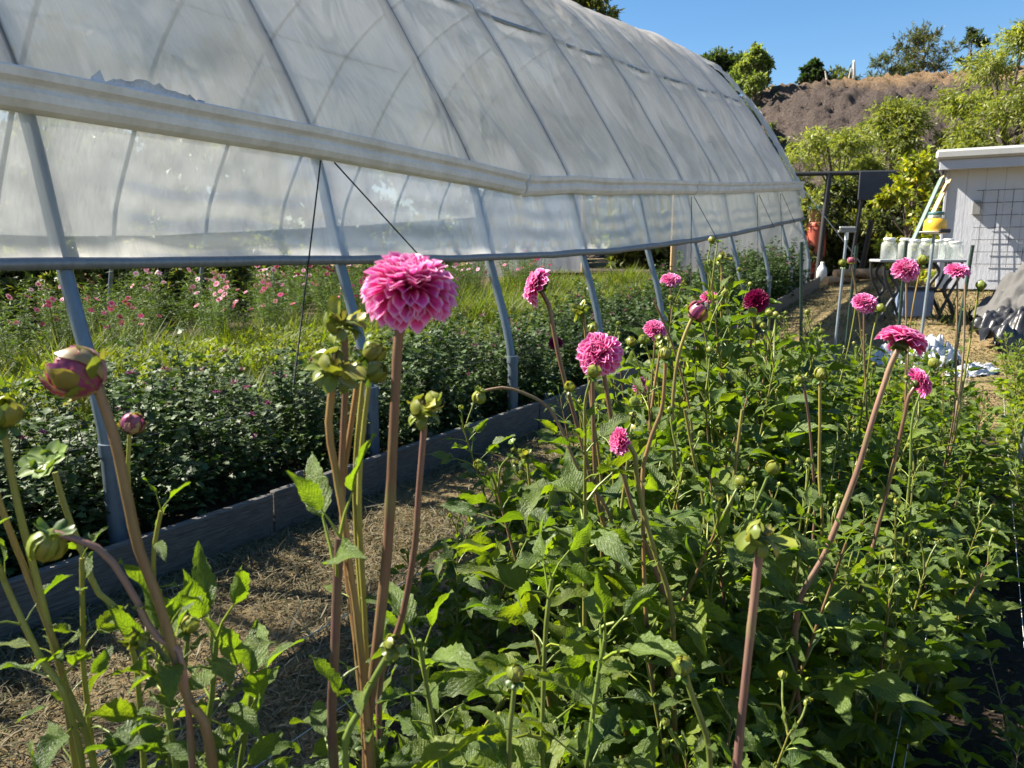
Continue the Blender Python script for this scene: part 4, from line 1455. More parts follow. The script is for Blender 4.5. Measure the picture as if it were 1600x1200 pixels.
c = at(1273, 400, 19.6); g1 = float(ground(c.x, c.y))
BR = thing('rain_barrel', (c.x, c.y, g1), 'tall red plastic barrel standing against the greenhouse end', 'barrel')
mb = MB(); lathe(mb, [(.24, 0), (.27, .05), (.30, .45), (.31, .5), (.31, .9), (.325, .94), (.325, 1.0), (.30, 1.02)], (0, 0, 0), 26); mb.build('body', M['barrel'], BR)
mb = MB(); lathe(mb, [(.33, 1.02), (.335, 1.05), (.30, 1.10), (.0, 1.14)], (0, 0, 0), 26); mb.build('lid', M['barrel'], BR)
mb = MB()
BR.scale = (.80, .80, 1.28); heap_c = Vector((c.x - .05, c.y, g1 + 1.44))
t = thing('bucket', heap_c, 'small teal and clay coloured bucket resting on the red barrel', 'bucket')
mb = MB(); lathe(mb, [(.15, 0), (.19, .04), (.21, .30), (.22, .31)], (0, 0, 0), 20); mb.build('body', mat_plain('clay_plastic', (.42, .22, .15), .6), t)
mb = MB(); lathe(mb, [(.23, .30), (.22, .36), (.12, .44), (0, .46)], (0, 0, 0), 20); mb.build('cover', M['teal'], t)
c2 = at(1284, 428, 18.6)
t = thing('plastic_jug', (c2.x, c2.y, float(ground(c2.x, c2.y))), 'white plastic jug on the grass by the red barrel', 'jug')
mb = MB(); lathe(mb, [(.10, 0), (.12, .02), (.12, .24), (.10, .32), (.045, .40), (.04, .44)], (0, 0, 0), 18); mb.build('body', M['white'], t)
mb = MB(); lathe(mb, [(.044, .44), (.045, .445), (.043, .47), (0, .472)], (0, 0, 0), 14); mb.build('cap', M['lid'], t)

# ------------------------------------------------------------------ trees and shrubs
def tree(name, base, h, cw, cols, label, cat, group=None, n=9000, leaf=(.10, .16), lw=.18, trunk=.12, bole=.3, clusters=26, droop=.3, seed=1, matn='willow', shape=1.0, T=T_LANCE, nl=None, tall=.0):
    r_ = np.random.default_rng(seed)
    t = thing(name, base, label, cat, group)
    mb = MB()
    tp = spline([(0, 0, -.2), (r_.normal(0, .03) * h, r_.normal(0, .03) * h, h * .4), (r_.normal(0, .05) * h, r_.normal(0, .05) * h, h * .85)], 12)
    tube(mb, tp, np.linspace(trunk, trunk * .3, 12), 8)
    cs = []
    for k in range(clusters):
        a = r_.uniform(0, 6.28); zf = r_.uniform(bole, 1.0)
        prof = math.sin(math.pi * min(1, max(.04, ((zf - bole) / (1.02 - bole)) ** (.65 * shape + .05)))) ** .7
        rad = cw * .5 * prof * math.sqrt(r_.uniform(.15, 1))
        c = np.array([math.cos(a) * rad, math.sin(a) * rad, zf * h])
        cs.append((c, r_.uniform(.10, .20) * cw * (1 - tall * zf)))
        st = tp[min(11, int(zf * 9))]
        tube(mb, spline([st, (st + c) / 2 + (0, 0, -.04 * h), c], 6), np.linspace(trunk * .35, trunk * .06, 6), 5, cap=False)
    mb.build('trunk', M['bark'], t)
    P, D, N, L, C = [], [], [], [], []
    per = n // clusters
    cols = np.asarray(cols, float)
    fm = MB()
    for c, rad in cs:
        m = int(per * r_.uniform(.6, 1.4))
        # twigs radiating from the cluster centre, leaves along each twig
        nt_ = max(6, m // 14)
        tw = rand_unit(nt_); tw[:, 2] = tw[:, 2] * .8 + .15
        ln = rad * r_.uniform(.5, 1.35, nt_)
        k = r_.integers(0, nt_, m); f = r_.uniform(.25, 1, m)
        pp = c + tw[k] * (ln[k] * f)[:, None] - np.array([0, 0, 1]) * (droop * ln[k] * f ** 2)[:, None] * .6 + r_.normal(0, .05 * rad, (m, 3))
        dd = tw[k] + rand_unit(m) * .9 - np.array([0, 0, droop])
        P.append(pp); D.append(dd); N.append(rand_unit(m) * .8 + np.array([0, 0, .7])); L.append(r_.uniform(*leaf, m))
        C.append(cols[r_.integers(0, len(cols), m)] * r_.uniform(.7, 1.3, (m, 1)) * r_.uniform(.8, 1.2))
    P, D, N, L, C = map(np.concatenate, (P, D, N, L, C))
    blades(fm, T, P, D, N, L, L * lw * .5, C, .1, .5)
    fm.build('crown', M[matn], t)
    return t


WIL = [(.23, .27, .05), (.28, .30, .06), (.18, .23, .045), (.32, .32, .08)]
OLI = [(.09, .105, .04), (.12, .13, .05), (.07, .085, .035)]
DRK = [(.03, .055, .02), (.045, .075, .025), (.025, .045, .018)]
def place(px, py_base, y):
    q = at(px, py_base, y); return q
# willows below the hill, behind the shed and fence
def gz_at(x, y): return float(ground(x, y))
q = at(1578, 300, 21.0); tree('willow_tree', (q.x, q.y, gz_at(q.x, q.y)), 5.9, 4.6, WIL, 'tall yellow green willow rising behind the shed roof', 'tree', None, 56000, (.10, .19), .20, .16, .12, 46, .5, 21)
q = at(1395, 300, 22.5); tree('willow_tree', (q.x, q.y, gz_at(q.x, q.y)), 4.3, 4.2, WIL, 'light green willow in front of the middle of the hill', 'tree', None, 44000, (.10, .19), .20, .12, .0, 46, .5, 22)
q = at(1470, 300, 22.0); tree('willow_tree', (q.x, q.y, gz_at(q.x, q.y)), 3.2, 3.6, WIL, 'low light green willow between the two bigger willows', 'tree', None, 34000, (.10, .19), .20, .12, .06, 34, .5, 23)
q = at(1300, 300, 21.0); tree('willow_tree', (q.x, q.y, gz_at(q.x, q.y)), 4.0, 3.9, WIL, 'low light green willow above the fence rail near the greenhouse end', 'tree', None, 22000, (.10, .18), .20, .10, .05, 32, .5, 24)
q = at(1345, 300, 20.2); tree('shrub', (q.x, q.y, gz_at(q.x, q.y)), 2.6, 3.2, OLI + DRK[:1], 'dark olive shrub behind the fence below the black panel', 'shrub', None, 10000, (.10, .18), .3, .08, .05, 26, .3, 25)
q = at(1262, 300, 20.3); tree('shrub', (q.x, q.y, gz_at(q.x, q.y)), 2.3, 2.6, OLI, 'olive green shrub behind the left fence post', 'shrub', None, 8000, (.10, .18), .3, .08, .05, 22, .3, 26)
q = at(1470, 300, 19.5); tree('shrub', (q.x, q.y, gz_at(q.x, q.y)), 2.4, 2.8, OLI + WIL[:1], 'mid green shrub beside the shed corner', 'shrub', None, 8000, (.10, .18), .3, .08, .05, 22, .3, 27)
q = at(1426, 340, 14.8); tree('citrus_shrub', (q.x, q.y, gz_at(q.x, q.y)), 2.35, 1.55, [(.30, .32, .02), (.22, .27, .02), (.40, .34, .025), (.14, .19, .02)], 'glossy yellow green citrus shrub left of the shed', 'shrub', None, 5200, (.07, .11), .55, .05, .04, 34, .1, 28, 'leaf_small', 1.0, T_LO)
# plants on and beside the hill
def hilltree(px, pyb, y, **k):
    q = at(px, pyb, y); zz = hill_at(q.x, q.y) if 0 <= q.x <= 60 else q.z
    return (q.x, q.y, min(zz, q.z + 1.0) - .15)
b_ = hilltree(1178, 160, 36.5); tree('poplar_tree', (b_[0], b_[1], 5.4), 5.4, 3.8, [(.26, .32, .10), (.30, .34, .11), (.20, .27, .08)], 'pointed light green young tree left of the mulch hill', 'tree', None, 17000, (.11, .20), .42, .12, .08, 60, .1, 31, shape=.55, tall=.6)
b_ = hilltree(1128, 130, 52); tree('umbrella_tree', (b_[0], b_[1], 9.4), 4.6, 5.2, [(.05, .085, .025), (.08, .11, .03)], 'flat topped dark green tree just above the far greenhouse roof', 'tree', None, 8000, (.22, .4), .35, .22, .62, 26, .1, 32)
b_ = hilltree(1272, 118, 40); tree('round_tree', (b_[0], b_[1], b_[2]), 1.7, 1.5, DRK, 'small dark round tree on the left of the hill crest', 'tree', None, 4200, (.14, .26), .5, .09, .2, 20, .1, 33)
b_ = hilltree(1441, 104, 38.5); tree('wispy_shrub', (b_[0], b_[1], b_[2]), 2.0, 3.3, [(.10, .10, .05), (.13, .12, .06), (.07, .085, .04)], 'wide grey green wispy shrub standing on the hill crest', 'shrub', None, 6000, (.10, .24), .22, .07, .05, 34, -.3, 34)
b_ = hilltree(1378, 112, 39); tree('hill_shrub', (b_[0], b_[1], b_[2]), 1.3, 2.2, OLI, 'low olive shrub left of the wispy shrub on the hill crest', 'shrub', None, 2800, (.12, .25), .2, .05, .04, 18, -.2, 35)
b_ = hilltree(1312, 122, 40); tree('hill_shrub', (b_[0], b_[1], b_[2]), 1.0, 2.6, OLI + WIL[:1], 'low green shrub behind the pale stakes on the hill crest', 'shrub', None, 2800, (.12, .25), .25, .05, .04, 18, 0, 36)
b_ = hilltree(1236, 140, 41); tree('hill_shrub', (b_[0], b_[1], 7.3), 2.2, 3.6, OLI + WIL[:1], 'rounded olive shrub at the left shoulder of the hill', 'shrub', None, 5000, (.14, .28), .3, .06, .04, 24, .1, 37)
b_ = hilltree(1215, 185, 33); tree('hill_shrub', (b_[0], b_[1], 4.6), 2.2, 2.8, OLI, 'dull green shrub at the left foot of the mulch slope', 'shrub', None, 5000, (.12, .24), .3, .06, .04, 22, .1, 38)
b_ = hilltree(1515, 95, 36); tree('hill_shrub', (b_[0], b_[1], b_[2]), 1.9, 1.4, DRK + OLI, 'dark twiggy shrub on the crest beside the tall willow', 'shrub', None, 1500, (.12, .24), .25, .05, .04, 14, -.2, 39)
LT = ['dense green tree', 'olive green tree', 'reddish leaved tree']
for i, (s, p, h_, k) in enumerate(((-7, 19, 4.5, 0), (-3, 18, 5.2, 1), (.5, 19.5, 4.2, 2), (3.5, 18.2, 5.0, 0), (7, 19, 5.6, 1), (10.5, 18.5, 4.6, 0), (14, 18.3, 5.0, 1), (17.5, 18.5, 4.4, 0), (21, 17, 4.2, 1), (23, 13, 3.6, 0), (23, 9.5, 3.4, 1), (22.5, 6.5, 3.0, 0), (26, 17, 7, 0), (29, 20, 8, 1), (34, 22, 8, 0), (39, 25, 9, 1), (46, 28, 9, 0), (-5, 23, 7.5, 1), (-1.5, 24, 7, 0), (2, 23.5, 7.5, 1), (5.5, 23, 7, 0), (9, 24, 7.5, 0), (12.5, 23, 7, 1), (16, 22, 7.5, 0))):
    w_ = W(s, p, 0); w_.z = gz_at(w_.x, w_.y)
    tree('garden_tree', w_, h_, h_ * .95, (DRK + OLI[:1], OLI + WIL[:1], [(.30, .12, .06), (.22, .10, .05)])[k], LT[k] + ' beyond the greenhouse, seen dimly through its film', 'tree', 'trees beyond the greenhouse', 5200, (.25, .5), .5, .12, .02, 26, .1, 50 + i, T=T_LO)
hp = None
for i, s in enumerate(np.arange(-9, 20, 1.5)):
    w_ = W(s, 14.6 + .4 * math.sin(i * 2.1), 0); w_.z = gz_at(w_.x, w_.y)
    if hp is None:
        hp = tree('hedge_shrub', w_, 1.9, 2.3, OLI + WIL + DRK[:1], 'bushy green shrub growing along the far outer side of the greenhouse', 'shrub', 'shrubs along the far side of the greenhouse', 2600, (.12, .22), .4, .05, .03, 22, .1, 90, T=T_LO)
    else:
        copy_tree(hp, w_, i * 1.3, .9 + .2 * math.sin(i * 1.7) ** 2)
q = at(918, 20, 34); tree('eucalyptus_tree', (q.x, q.y, 1.0), q.z + .9, 3.2, [(.12, .13, .03), (.16, .15, .035), (.09, .11, .03)], 'drooping olive tree top showing above the greenhouse roof', 'tree', None, 14000, (.2, .4), .18, .2, .55, 40, 1.0, 40)
for i, (px_, h_) in enumerate(((1292, .75), (1333, .85), (1326, .6))):
    b_ = hilltree(px_, 118, 38.2)
    t = thing('hill_stake', b_, ['short pale stake by the small dark tree on the hill crest', 'thick pale stake standing tallest on the hill crest', 'thin pale stake leaning left of the thick one on the hill crest'][i], 'stake')
    mb = MB(); rr_ = (.05, .09, .03)[i]; tube(mb, [(0, 0, 0), (.03, 0, h_ * .5), (.10 * (i - 1), 0, h_ + .1)], [rr_, rr_ * 1.1, rr_ * .6], 8); mb.build('shaft', M['far_post'], t)
    if i == 1:
        mb = MB(); lathe(mb, [(.05, h_ + .1), (.07, h_ + .16), (.03, h_ + .22)], (0, 0, 0), 8); mb.build('top', M['white'], t)
scatter_blades('weeds', 9.5, 17, -3.4, .6, 9000, .1, .45, .008, [(.10, .13, .03), (.16, .17, .06), (.25, .22, .10)], M['blade'], (.2, 1.2), 0, None, T_LANCE, .6, 'loose green weeds around the shed and heap', 'weeds',
               lambda S, P: np.clip(np.array([nz(a, b, .9, 18) for a, b in zip(S, P)]) * 4 - .8, 0, 1))

# ------------------------------------------------------------------ dahlias
fl = lambda ctr, r, ax, **k: ('flower', r, ax, k, ctr)
YS = dict(c0=YEL, c1=SGREEN)
PS = dict(c0=BROWN, c1=PURP)

dahlia((-.50, .78), [
    dict(path=[(150, 598), (172, 660), (187, 720), (220, 870), (252, 950), (292, 1090), (335, 1210)], y=.74, r=.0062, head=('opening', .027, (-.72, -.18, .55)), bare=.44, size=.10, n=1, c0=np.array((.26, .15, .06)), c1=PURP, young=.6, step=.10),
    dict(path=[(203, 672), (200, 715), (204, 790), (222, 880), (262, 1010)], y=.92, r=.003, head=('opening', .0145, (.5, -.2, .7)), bare=.5, c0=YEL, c1=SGREEN),
    dict(path=[(82, 832), (110, 832), (160, 862), (206, 925), (240, 990), (292, 1085)], y=.74, r=.0042, head=('bud', .019, (-.35, -.1, -.9)), bare=.12, size=.05, c0=np.array((.30, .16, .13)), c1=PURP, young=.7, keep=.6),
    dict(path=[(265, 985), (275, 1040), (300, 1110), (340, 1215)], y=.76, r=.004, head=('tuft', .019, (.1, -.2, .9)), bare=.03, step=.055, size=.095, n=1, young=.45, c0=SGREEN, c1=OLIVE),
    dict(path=[(222, 1000), (240, 1005), (262, 1035)], y=.75, r=.0028, head=('pod', .012, (-.6, -.2, .5)), bare=.4, branch=True, c0=PURP, c1=SGREEN),
    dict(path=[(295, 985), (290, 1030), (285, 1060)], y=.78, r=.0028, head=('bud', .011, (.3, -.2, .8)), bare=.4, branch=True, c0=SGREEN, c1=SGREEN),
    dict(path=[(252, 798), (243, 830), (240, 890), (246, 960), (262, 1060)], y=.84, r=.003, head=('tuft', .014, (.3, -.1, .8)), bare=.08, step=.09, size=.06, young=.9, **YS),
], 'tall dahlia stem with a swollen half open pink and cream bud at the left', hi=0, seed=1)

dahlia((-.52, .84), [
    dict(path=[(4, 662), (14, 720), (28, 790), (60, 915), (98, 1060), (150, 1210)], y=.80, r=.0045, head=('bud', .018, (.35, -.2, .9)), bare=.24, step=.12, size=.11, n=1, young=.4, **YS),
    dict(path=[(86, 738), (100, 790), (118, 830), (150, 920), (212, 1040)], y=.88, r=.0042, head=('whorl', .024, (-.15, -.55, .7)), bare=.42, size=.09, young=.5, **YS),
    dict(path=[(-25, 700), (4, 800), (40, 890), (62, 950), (98, 1060)], y=.80, r=.0042, head=('bud', .018, (-.2, 0, 1)), bare=.22, step=.1, size=.075, young=.7, c0=np.array((.30, .20, .05)), c1=SGREEN),
    dict(path=[(128, 872), (129, 950), (131, 1020), (134, 1080)], y=.82, r=.0035, head=('tuft', .013, (.2, -.1, 1)), bare=.05, step=.085, size=.09, n=1, young=.6, **YS),
    dict(path=[(-14, 850), (20, 940), (70, 1040), (120, 1150)], y=.78, r=.004, head=('tuft', .012, (-.1, 0, 1)), bare=.06, size=.12, n=1, young=.4, **YS),
], 'pale green stemmed dahlia with a round yellow bud at the left edge', hi=0, seed=2)

dahlia((-.14, .86), [
    dict(path=[(626, 492), (616, 650), (606, 850), (586, 1040), (574, 1210)], y=.82, r=.0068, head=fl((640, 450), .055, (.06, -.30, .95), n=165, thmax=126, flat=.80, seed=4, wid=.18, col=(.80, .10, .42), label='largest pale edged pink bloom nearest the camera'), bare=.50, step=.09, size=.085, young=.3, c0=BROWN * .95, c1=PURP * 1.2),
    dict(path=[(522, 588), (514, 640), (516, 700), (532, 770), (548, 900), (566, 1040)], y=.80, r=.0048, head=('pod', .022, (.35, -.2, .75)), bare=.42, size=.07, c0=np.array((.30, .17, .06)), c1=BROWN),
    dict(path=[(538, 518), (540, 600), (536, 690), (534, 780), (545, 900), (560, 1020)], y=.85, r=.0046, head=('pod', .020, (-.2, -.1, .9)), bare=.30, step=.16, size=.09, young=.6, c0=BROWN, c1=PURP),
    dict(path=[(560, 590), (548, 670), (538, 740), (536, 830), (550, 960), (562, 1060)], y=.86, r=.0042, head=('bud', .011, (.1, 0, 1)), bare=.5, c0=np.array((.30, .17, .06)), c1=BROWN),
    dict(path=[(572, 556), (570, 600), (562, 640), (556, 720), (556, 820), (566, 960), (572, 1060)], y=.88, r=.0036, head=('bud', .0145, (.8, -.15, .5)), bare=.5, c0=YEL, c1=np.array((.30, .17, .06))),
    dict(path=[(578, 588), (574, 606), (568, 670), (562, 740), (562, 830), (570, 960), (575, 1060)], y=.84, r=.0036, head=('bud', .0125, (.75, -.2, .45)), bare=.5, c0=YEL, c1=np.array((.30, .17, .06))),
    dict(path=[(664, 652), (655, 760), (646, 870), (622, 990), (592, 1100)], y=.92, r=.0050, head=('pod', .021, (.15, -.2, .9)), bare=.26, step=.12, size=.08, young=.4, c0=PURP * 1.3, c1=BROWN),
    dict(path=[(531, 840), (527, 910), (524, 1000), (522, 1200)], y=.79, r=.0064, head=('tuft', .03, (-.1, -.1, 1)), bare=.02, step=.13, size=.115, n=1, young=.5, c0=PURP, c1=PURP),
    dict(path=[(612, 1015), (585, 1060), (555, 1130), (540, 1210)], y=.76, r=.0045, head=('pod', .013, (.5, -.2, .7)), bare=.03, step=.06, size=.10, n=1, young=.35, c0=SGREEN, c1=OLIVE),
], 'dahlia plant carrying the largest pale edged pink bloom', hi=0, seed=3)

dahlia((.02, .98), [
    dict(path=[(805, 1062), (800, 1110), (795, 1210)], y=.82, r=.0036, head=('bud', .0115, (0, -.1, 1)), bare=.05, step=.07, size=.07, young=.45, c0=SGREEN, c1=OLIVE),
    dict(path=[(655, 1000), (668, 1080), (690, 1210)], y=.92, r=.0036, bare=.0, step=.09, size=.10, young=.6, c0=SGREEN, c1=SGREEN),
], 'low dahlia stem with one small yellow bud at bottom centre', hi=0, seed=5)

dahlia((-.36, .86), [
    dict(path=[(248, 1035), (262, 1110), (278, 1215)], y=.80, r=.0042, head=('tuft', .034, (0, -.2, 1)), bare=.02, step=.055, size=.13, n=1, young=.5, c0=SGREEN, c1=OLIVE),
    dict(path=[(338, 1000), (332, 1080), (325, 1215)], y=.86, r=.0042, head=('tuft', .034, (.1, -.2, 1)), bare=.02, step=.06, size=.14, n=1, young=.5, c0=SGREEN, c1=OLIVE),
    dict(path=[(392, 1085), (385, 1150), (375, 1215)], y=.90, r=.0042, head=('tuft', .034, (.2, 0, 1)), bare=.02, step=.055, size=.14, n=1, young=.4, c0=SGREEN, c1=OLIVE),
], 'leafy dahlia shoot of big bright leaves at the bottom left', hi=0, seed=41)
dahlia((.06, 1.22), [
    dict(path=[(862, 905), (852, 1000), (846, 1210)], y=1.15, r=.0046, head=('tuft', .036, (.1, -.2, 1)), bare=.03, step=.07, size=.15, n=3, young=.35, c0=SGREEN, c1=OLIVE),
    dict(path=[(945, 1000), (930, 1090), (915, 1210)], y=1.1, r=.0046, head=('tuft', .036, (.3, -.2, 1)), bare=.03, step=.07, size=.14, n=3, young=.3, c0=SGREEN, c1=OLIVE),
    dict(path=[(660, 1030), (672, 1110), (690, 1215)], y=1.05, r=.0036, head=('tuft', .04, (-.1, -.1, 1)), bare=.02, step=.07, size=.14, n=1, young=.55, c0=SGREEN, c1=SGREEN),
], 'leafy dahlia plant with broad toothed leaves at the bottom centre', hi=0, seed=42)
dahlia((.30, .88), [
    dict(path=[(1188, 848), (1176, 960), (1164, 1070), (1150, 1220)], y=.84, r=.0060, head=('pod', .020, (.12, -.3, .9)), bare=.55, size=.08, c0=np.array((.22, .11, .10)), c1=PURP * 1.2),
    dict(path=[(1070, 1050), (1085, 1100), (1110, 1210)], y=.86, r=.0045, head=('bud', .013, (-.3, -.2, .8)), bare=.04, step=.06, size=.07, young=.4, c0=SGREEN, c1=OLIVE),
], 'dahlia stem ending in a limp spent flower head at the bottom right', hi=0, seed=6)

dahlia((.36, 1.74), [
    dict(path=[(945, 592), (962, 690), (990, 800), (1020, 880), (1048, 990)], y=1.64, r=.0062, head=fl((937, 553), .054, (-.34, -.80, .52), n=150, thmax=112, flat=.9, seed=8, wid=.185, label='round pale edged pink bloom facing the camera'), bare=.52, size=.12, **PS),
    dict(path=[(926, 520), (926, 600), (928, 700), (935, 790), (960, 880)], y=1.75, r=.0058, head=('bud', .014, (0, -.1, 1)), bare=.30, step=.17, size=.11, c0=BROWN, c1=OLIVE),
    dict(path=[(751, 612), (780, 605), (812, 612), (845, 628), (868, 652), (905, 735), (960, 830)], y=1.72, r=.0042, head=('bud', .017, (-.25, -.1, -.9)), bare=.36, step=.12, size=.11, c0=np.array((.22, .13, .09)), c1=OLIVE),
], 'dahlia plant with a round pink bloom facing the camera, in mid bed', hi=0, seed=7)

dahlia((.30, 2.02), [
    dict(path=[(855, 468), (875, 565), (902, 665), (932, 780), (960, 860)], y=1.9, r=.0068, head=fl((840, 447), .053, (-.90, -.05, .36), n=120, thmax=98, flat=.75, seed=9, wid=.2), bare=.62, size=.12, **PS),
    dict(path=[(912, 486), (918, 560), (925, 640), (940, 760)], y=2.0, r=.005, head=('pod', .022, (-.7, -.1, .5)), bare=.36, step=.15, size=.11, c0=np.array((.24, .15, .06)), c1=OLIVE),
    dict(path=[(824, 716), (828, 760), (842, 830), (870, 910)], y=1.9, r=.005, head=('pod', .020, (-.1, -.2, .9)), bare=.10, step=.12, size=.11, young=.4, **YS),
], 'dahlia plant whose pink bloom is turned sideways to the left', hi=0, seed=10)

dahlia((.44, 1.52), [
    dict(path=[(988, 690), (994, 740), (1006, 800), (1022, 860), (1050, 960)], y=1.5, r=.0062, head=fl((972, 690), .034, (-.90, -.38, .12), n=110, thmax=82, flat=.85, seed=11, wid=.17, label='half open pink bloom with a yellow centre'), bare=.26, size=.12, c0=OLIVE, c1=BROWN),
    dict(path=[(1040, 560), (1034, 640), (1012, 700), (1004, 790)], y=1.55, r=.005, head=('bud', .0145, (-.1, -.1, 1)), bare=.34, size=.11, c0=np.array((.26, .15, .06)), c1=BROWN),
], 'dahlia plant with a half open pink bloom showing its yellow centre', hi=0, seed=12)

dahlia((.86, 1.72), [
    dict(path=[(1397, 556), (1365, 650), (1338, 740), (1290, 862), (1245, 960)], y=1.62, r=.0072, head=fl((1410, 533), .056, (.34, .12, .92), n=120, thmax=92, flat=.66, seed=13, wid=.2, label='pink bloom seen from underneath'), bare=.50, size=.12, c0=np.array((.26, .14, .10)), c1=PURP * 1.2),
    dict(path=[(1202, 738), (1180, 790), (1150, 850), (1110, 930)], y=1.7, r=.0042, head=('bud', .018, (.4, -.3, .8)), bare=.12, step=.12, size=.12, c0=SGREEN, c1=OLIVE),
], 'dahlia plant with a pink bloom seen from underneath on a leaning bare stem', hi=0, seed=14)

dahlia((1.06, 2.1), [
    dict(path=[(1424, 606), (1402, 700), (1378, 800), (1342, 930), (1312, 1000)], y=2.0, r=.0058, head=fl((1436, 598), .046, (.82, -.22, .42), n=110, thmax=96, flat=.75, seed=15, wid=.19), bare=.52, size=.12, c0=BROWN, c1=PURP),
    dict(path=[(1456, 574), (1440, 610), (1425, 660), (1420, 760)], y=2.2, r=.004, head=('bud', .0165, (.3, -.1, .9)), bare=.22, size=.11, c0=SGREEN, c1=OLIVE),
], 'dahlia plant with a ragged pink bloom tipped over to the right', hi=0, seed=16)

dahlia((.83, 2.12), [
    dict(path=[(1281, 592), (1281, 660), (1280, 740), (1283, 840)], y=2.05, r=.0050, head=('bud', .0195, (.05, -.2, .95)), bare=.30, size=.12, c0=np.array((.26, .20, .05)), c1=OLIVE),
    dict(path=[(1254, 596), (1262, 640), (1270, 730), (1272, 820)], y=2.15, r=.0045, head=('pod', .016, (-.2, -.1, .9)), bare=.4, size=.11, c0=PURP, c1=BROWN),
], 'dahlia plant with a bright yellow round bud on an upright stem right of centre', hi=1, seed=17)

dahlia((.62, 1.95), [
    dict(path=[(1117, 758), (1126, 800), (1128, 860)], y=1.8, r=.0032, head=('bud', .0125, (-.1, -.2, .95)), bare=.06, step=.11, size=.12, c0=SGREEN, c1=SGREEN),
    dict(path=[(1070, 640), (1085, 720), (1100, 800)], y=2.0, r=.0055, bare=.0, size=.12, c0=OLIVE, c1=OLIVE),
    dict(path=[(1160, 640), (1150, 720), (1140, 800), (1120, 880)], y=1.9, r=.0055, bare=.0, size=.12, c0=OLIVE, c1=BROWN),
], 'leafy dahlia plant with one small bright yellow bud in the middle of the bed', hi=1, seed=18)

def far_plant(root, stems, label, seed):
    dahlia(root, stems, label, hi=1, seed=seed)
far_plant((1.02, 3.3), [
    dict(path=[(1181, 490), (1170, 560), (1162, 640), (1160, 700)], y=3.2, r=.0058, head=fl((1182, 470), .056, (-.12, -.88, .42), n=150, thmax=105, seed=20, dark=True, col=MAG, wid=.15, label='deep magenta ball shaped bloom'), bare=.5, size=.12),
    dict(path=[(1174, 492), (1180, 540), (1185, 640)], y=3.1, r=.004, head=('bud', .018, (.2, -.2, .9)), bare=.35, size=.12, **YS),
    dict(path=[(1205, 480), (1196, 560), (1188, 650)], y=3.25, r=.004, head=('whorl', .028, (.2, -.2, .9)), bare=.12, size=.10, young=.6, **YS),
], 'dahlia plant with a deep magenta ball shaped bloom', 21)
far_plant((.92, 3.45), [
    dict(path=[(1103, 476), (1092, 530), (1080, 590), (1062, 650)], y=3.4, r=.0045, head=fl((1110, 465), .048, (.15, -.45, .9), n=120, thmax=98, flat=.6, seed=22, wid=.17), bare=.5, size=.12, c0=PURP, c1=BROWN),
    dict(path=[(1128, 410), (1127, 470), (1128, 560), (1130, 640)], y=3.3, r=.0055, head=('pod', .026, (.1, -.2, .9)), bare=.45, size=.11, c0=np.array((.24, .16, .05)), c1=OLIVE),
    dict(path=[(1134, 460), (1136, 540), (1138, 620)], y=3.4, r=.004, head=('bud', .019, (.2, -.2, .9)), bare=.4, size=.11, **YS),
], 'dahlia plant with a flat topped pink bloom left of the magenta one', 23)
far_plant((.86, 2.5), [
    dict(path=[(1083, 494), (1068, 530), (1056, 580), (1052, 680)], y=2.35, r=.0068, head=('opening', .032, (.45, -.5, .6)), bare=.40, size=.12, c0=np.array((.26, .22, .05)), c1=BROWN),
    dict(path=[(1022, 470), (1048, 530), (1066, 590), (1080, 660)], y=2.5, r=.0045, bare=.4, size=.12),
], 'dahlia plant with a purple tinged opening bud among the pink blooms', 24)
far_plant((.82, 3.6), [
    dict(path=[(1048, 446), (1049, 520), (1052, 600), (1056, 680)], y=3.5, r=.0042, head=fl((1048, 437), .056, (-.05, -.42, .92), n=110, thmax=92, flat=.5, seed=25, wid=.17), bare=.55, size=.12, c0=PURP * .8, c1=PURP),
    dict(path=[(1062, 550), (1066, 600), (1070, 660)], y=3.6, r=.004, head=fl((1065, 548), .028, (.1, -.5, .85), n=50, thmax=80, flat=.6, seed=26, col=(.7, .04, .16)), bare=.3, size=.12),
], 'dahlia plant with a thin dark stem and a small flattened pink bloom', 27)
far_plant((.66, 3.1), [
    dict(path=[(1024, 524), (1020, 580), (1016, 640), (1020, 720)], y=3.0, r=.0048, head=fl((1024, 515), .052, (.1, -.62, .75), n=120, thmax=100, flat=.7, seed=28, wid=.17), bare=.45, size=.12),
    dict(path=[(1034, 536), (1022, 610), (1012, 700)], y=2.7, r=.0062, head=('pod', .024, (.05, -.2, .9)), bare=.4, size=.12, c0=np.array((.26, .15, .06)), c1=BROWN),
    dict(path=[(1008, 536), (1015, 560), (1030, 620)], y=2.75, r=.0045, head=('bud', .02, (-.3, -.2, .8)), bare=.4, size=.12, **YS),
    dict(path=[(986, 540), (996, 566), (1026, 640)], y=2.8, r=.004, head=('bud', .02, (-.1, -.2, .9)), bare=.4, size=.12, **YS),
], 'dahlia plant with a pink bloom above a row of three yellow green buds', 29)
far_plant((.62, 3.4), [
    dict(path=[(1003, 612), (1005, 650), (1010, 720)], y=3.3, r=.0045, head=fl((1003, 603), .046, (0, -.75, .62), n=120, thmax=105, seed=30, col=VIOL, wid=.17), bare=.3, size=.12),
], 'low dahlia plant with a small violet pink bloom', 31)
far_plant((1.62, 3.35), [
    dict(path=[(1350, 490), (1350, 540), (1352, 600), (1354, 680)], y=3.25, r=.0048, head=fl((1351, 473), .058, (.02, -.55, .82), n=130, thmax=105, flat=.72, seed=32, wid=.17, col=(.72, .09, .38)), bare=.4, size=.12),
    dict(path=[(1372, 486), (1362, 530), (1356, 580)], y=3.2, r=.004, head=('bud', .02, (.5, -.2, .7)), bare=.2, size=.11, **YS),
], 'dahlia plant with a mauve pink bloom lower than and left of the jars', 33)
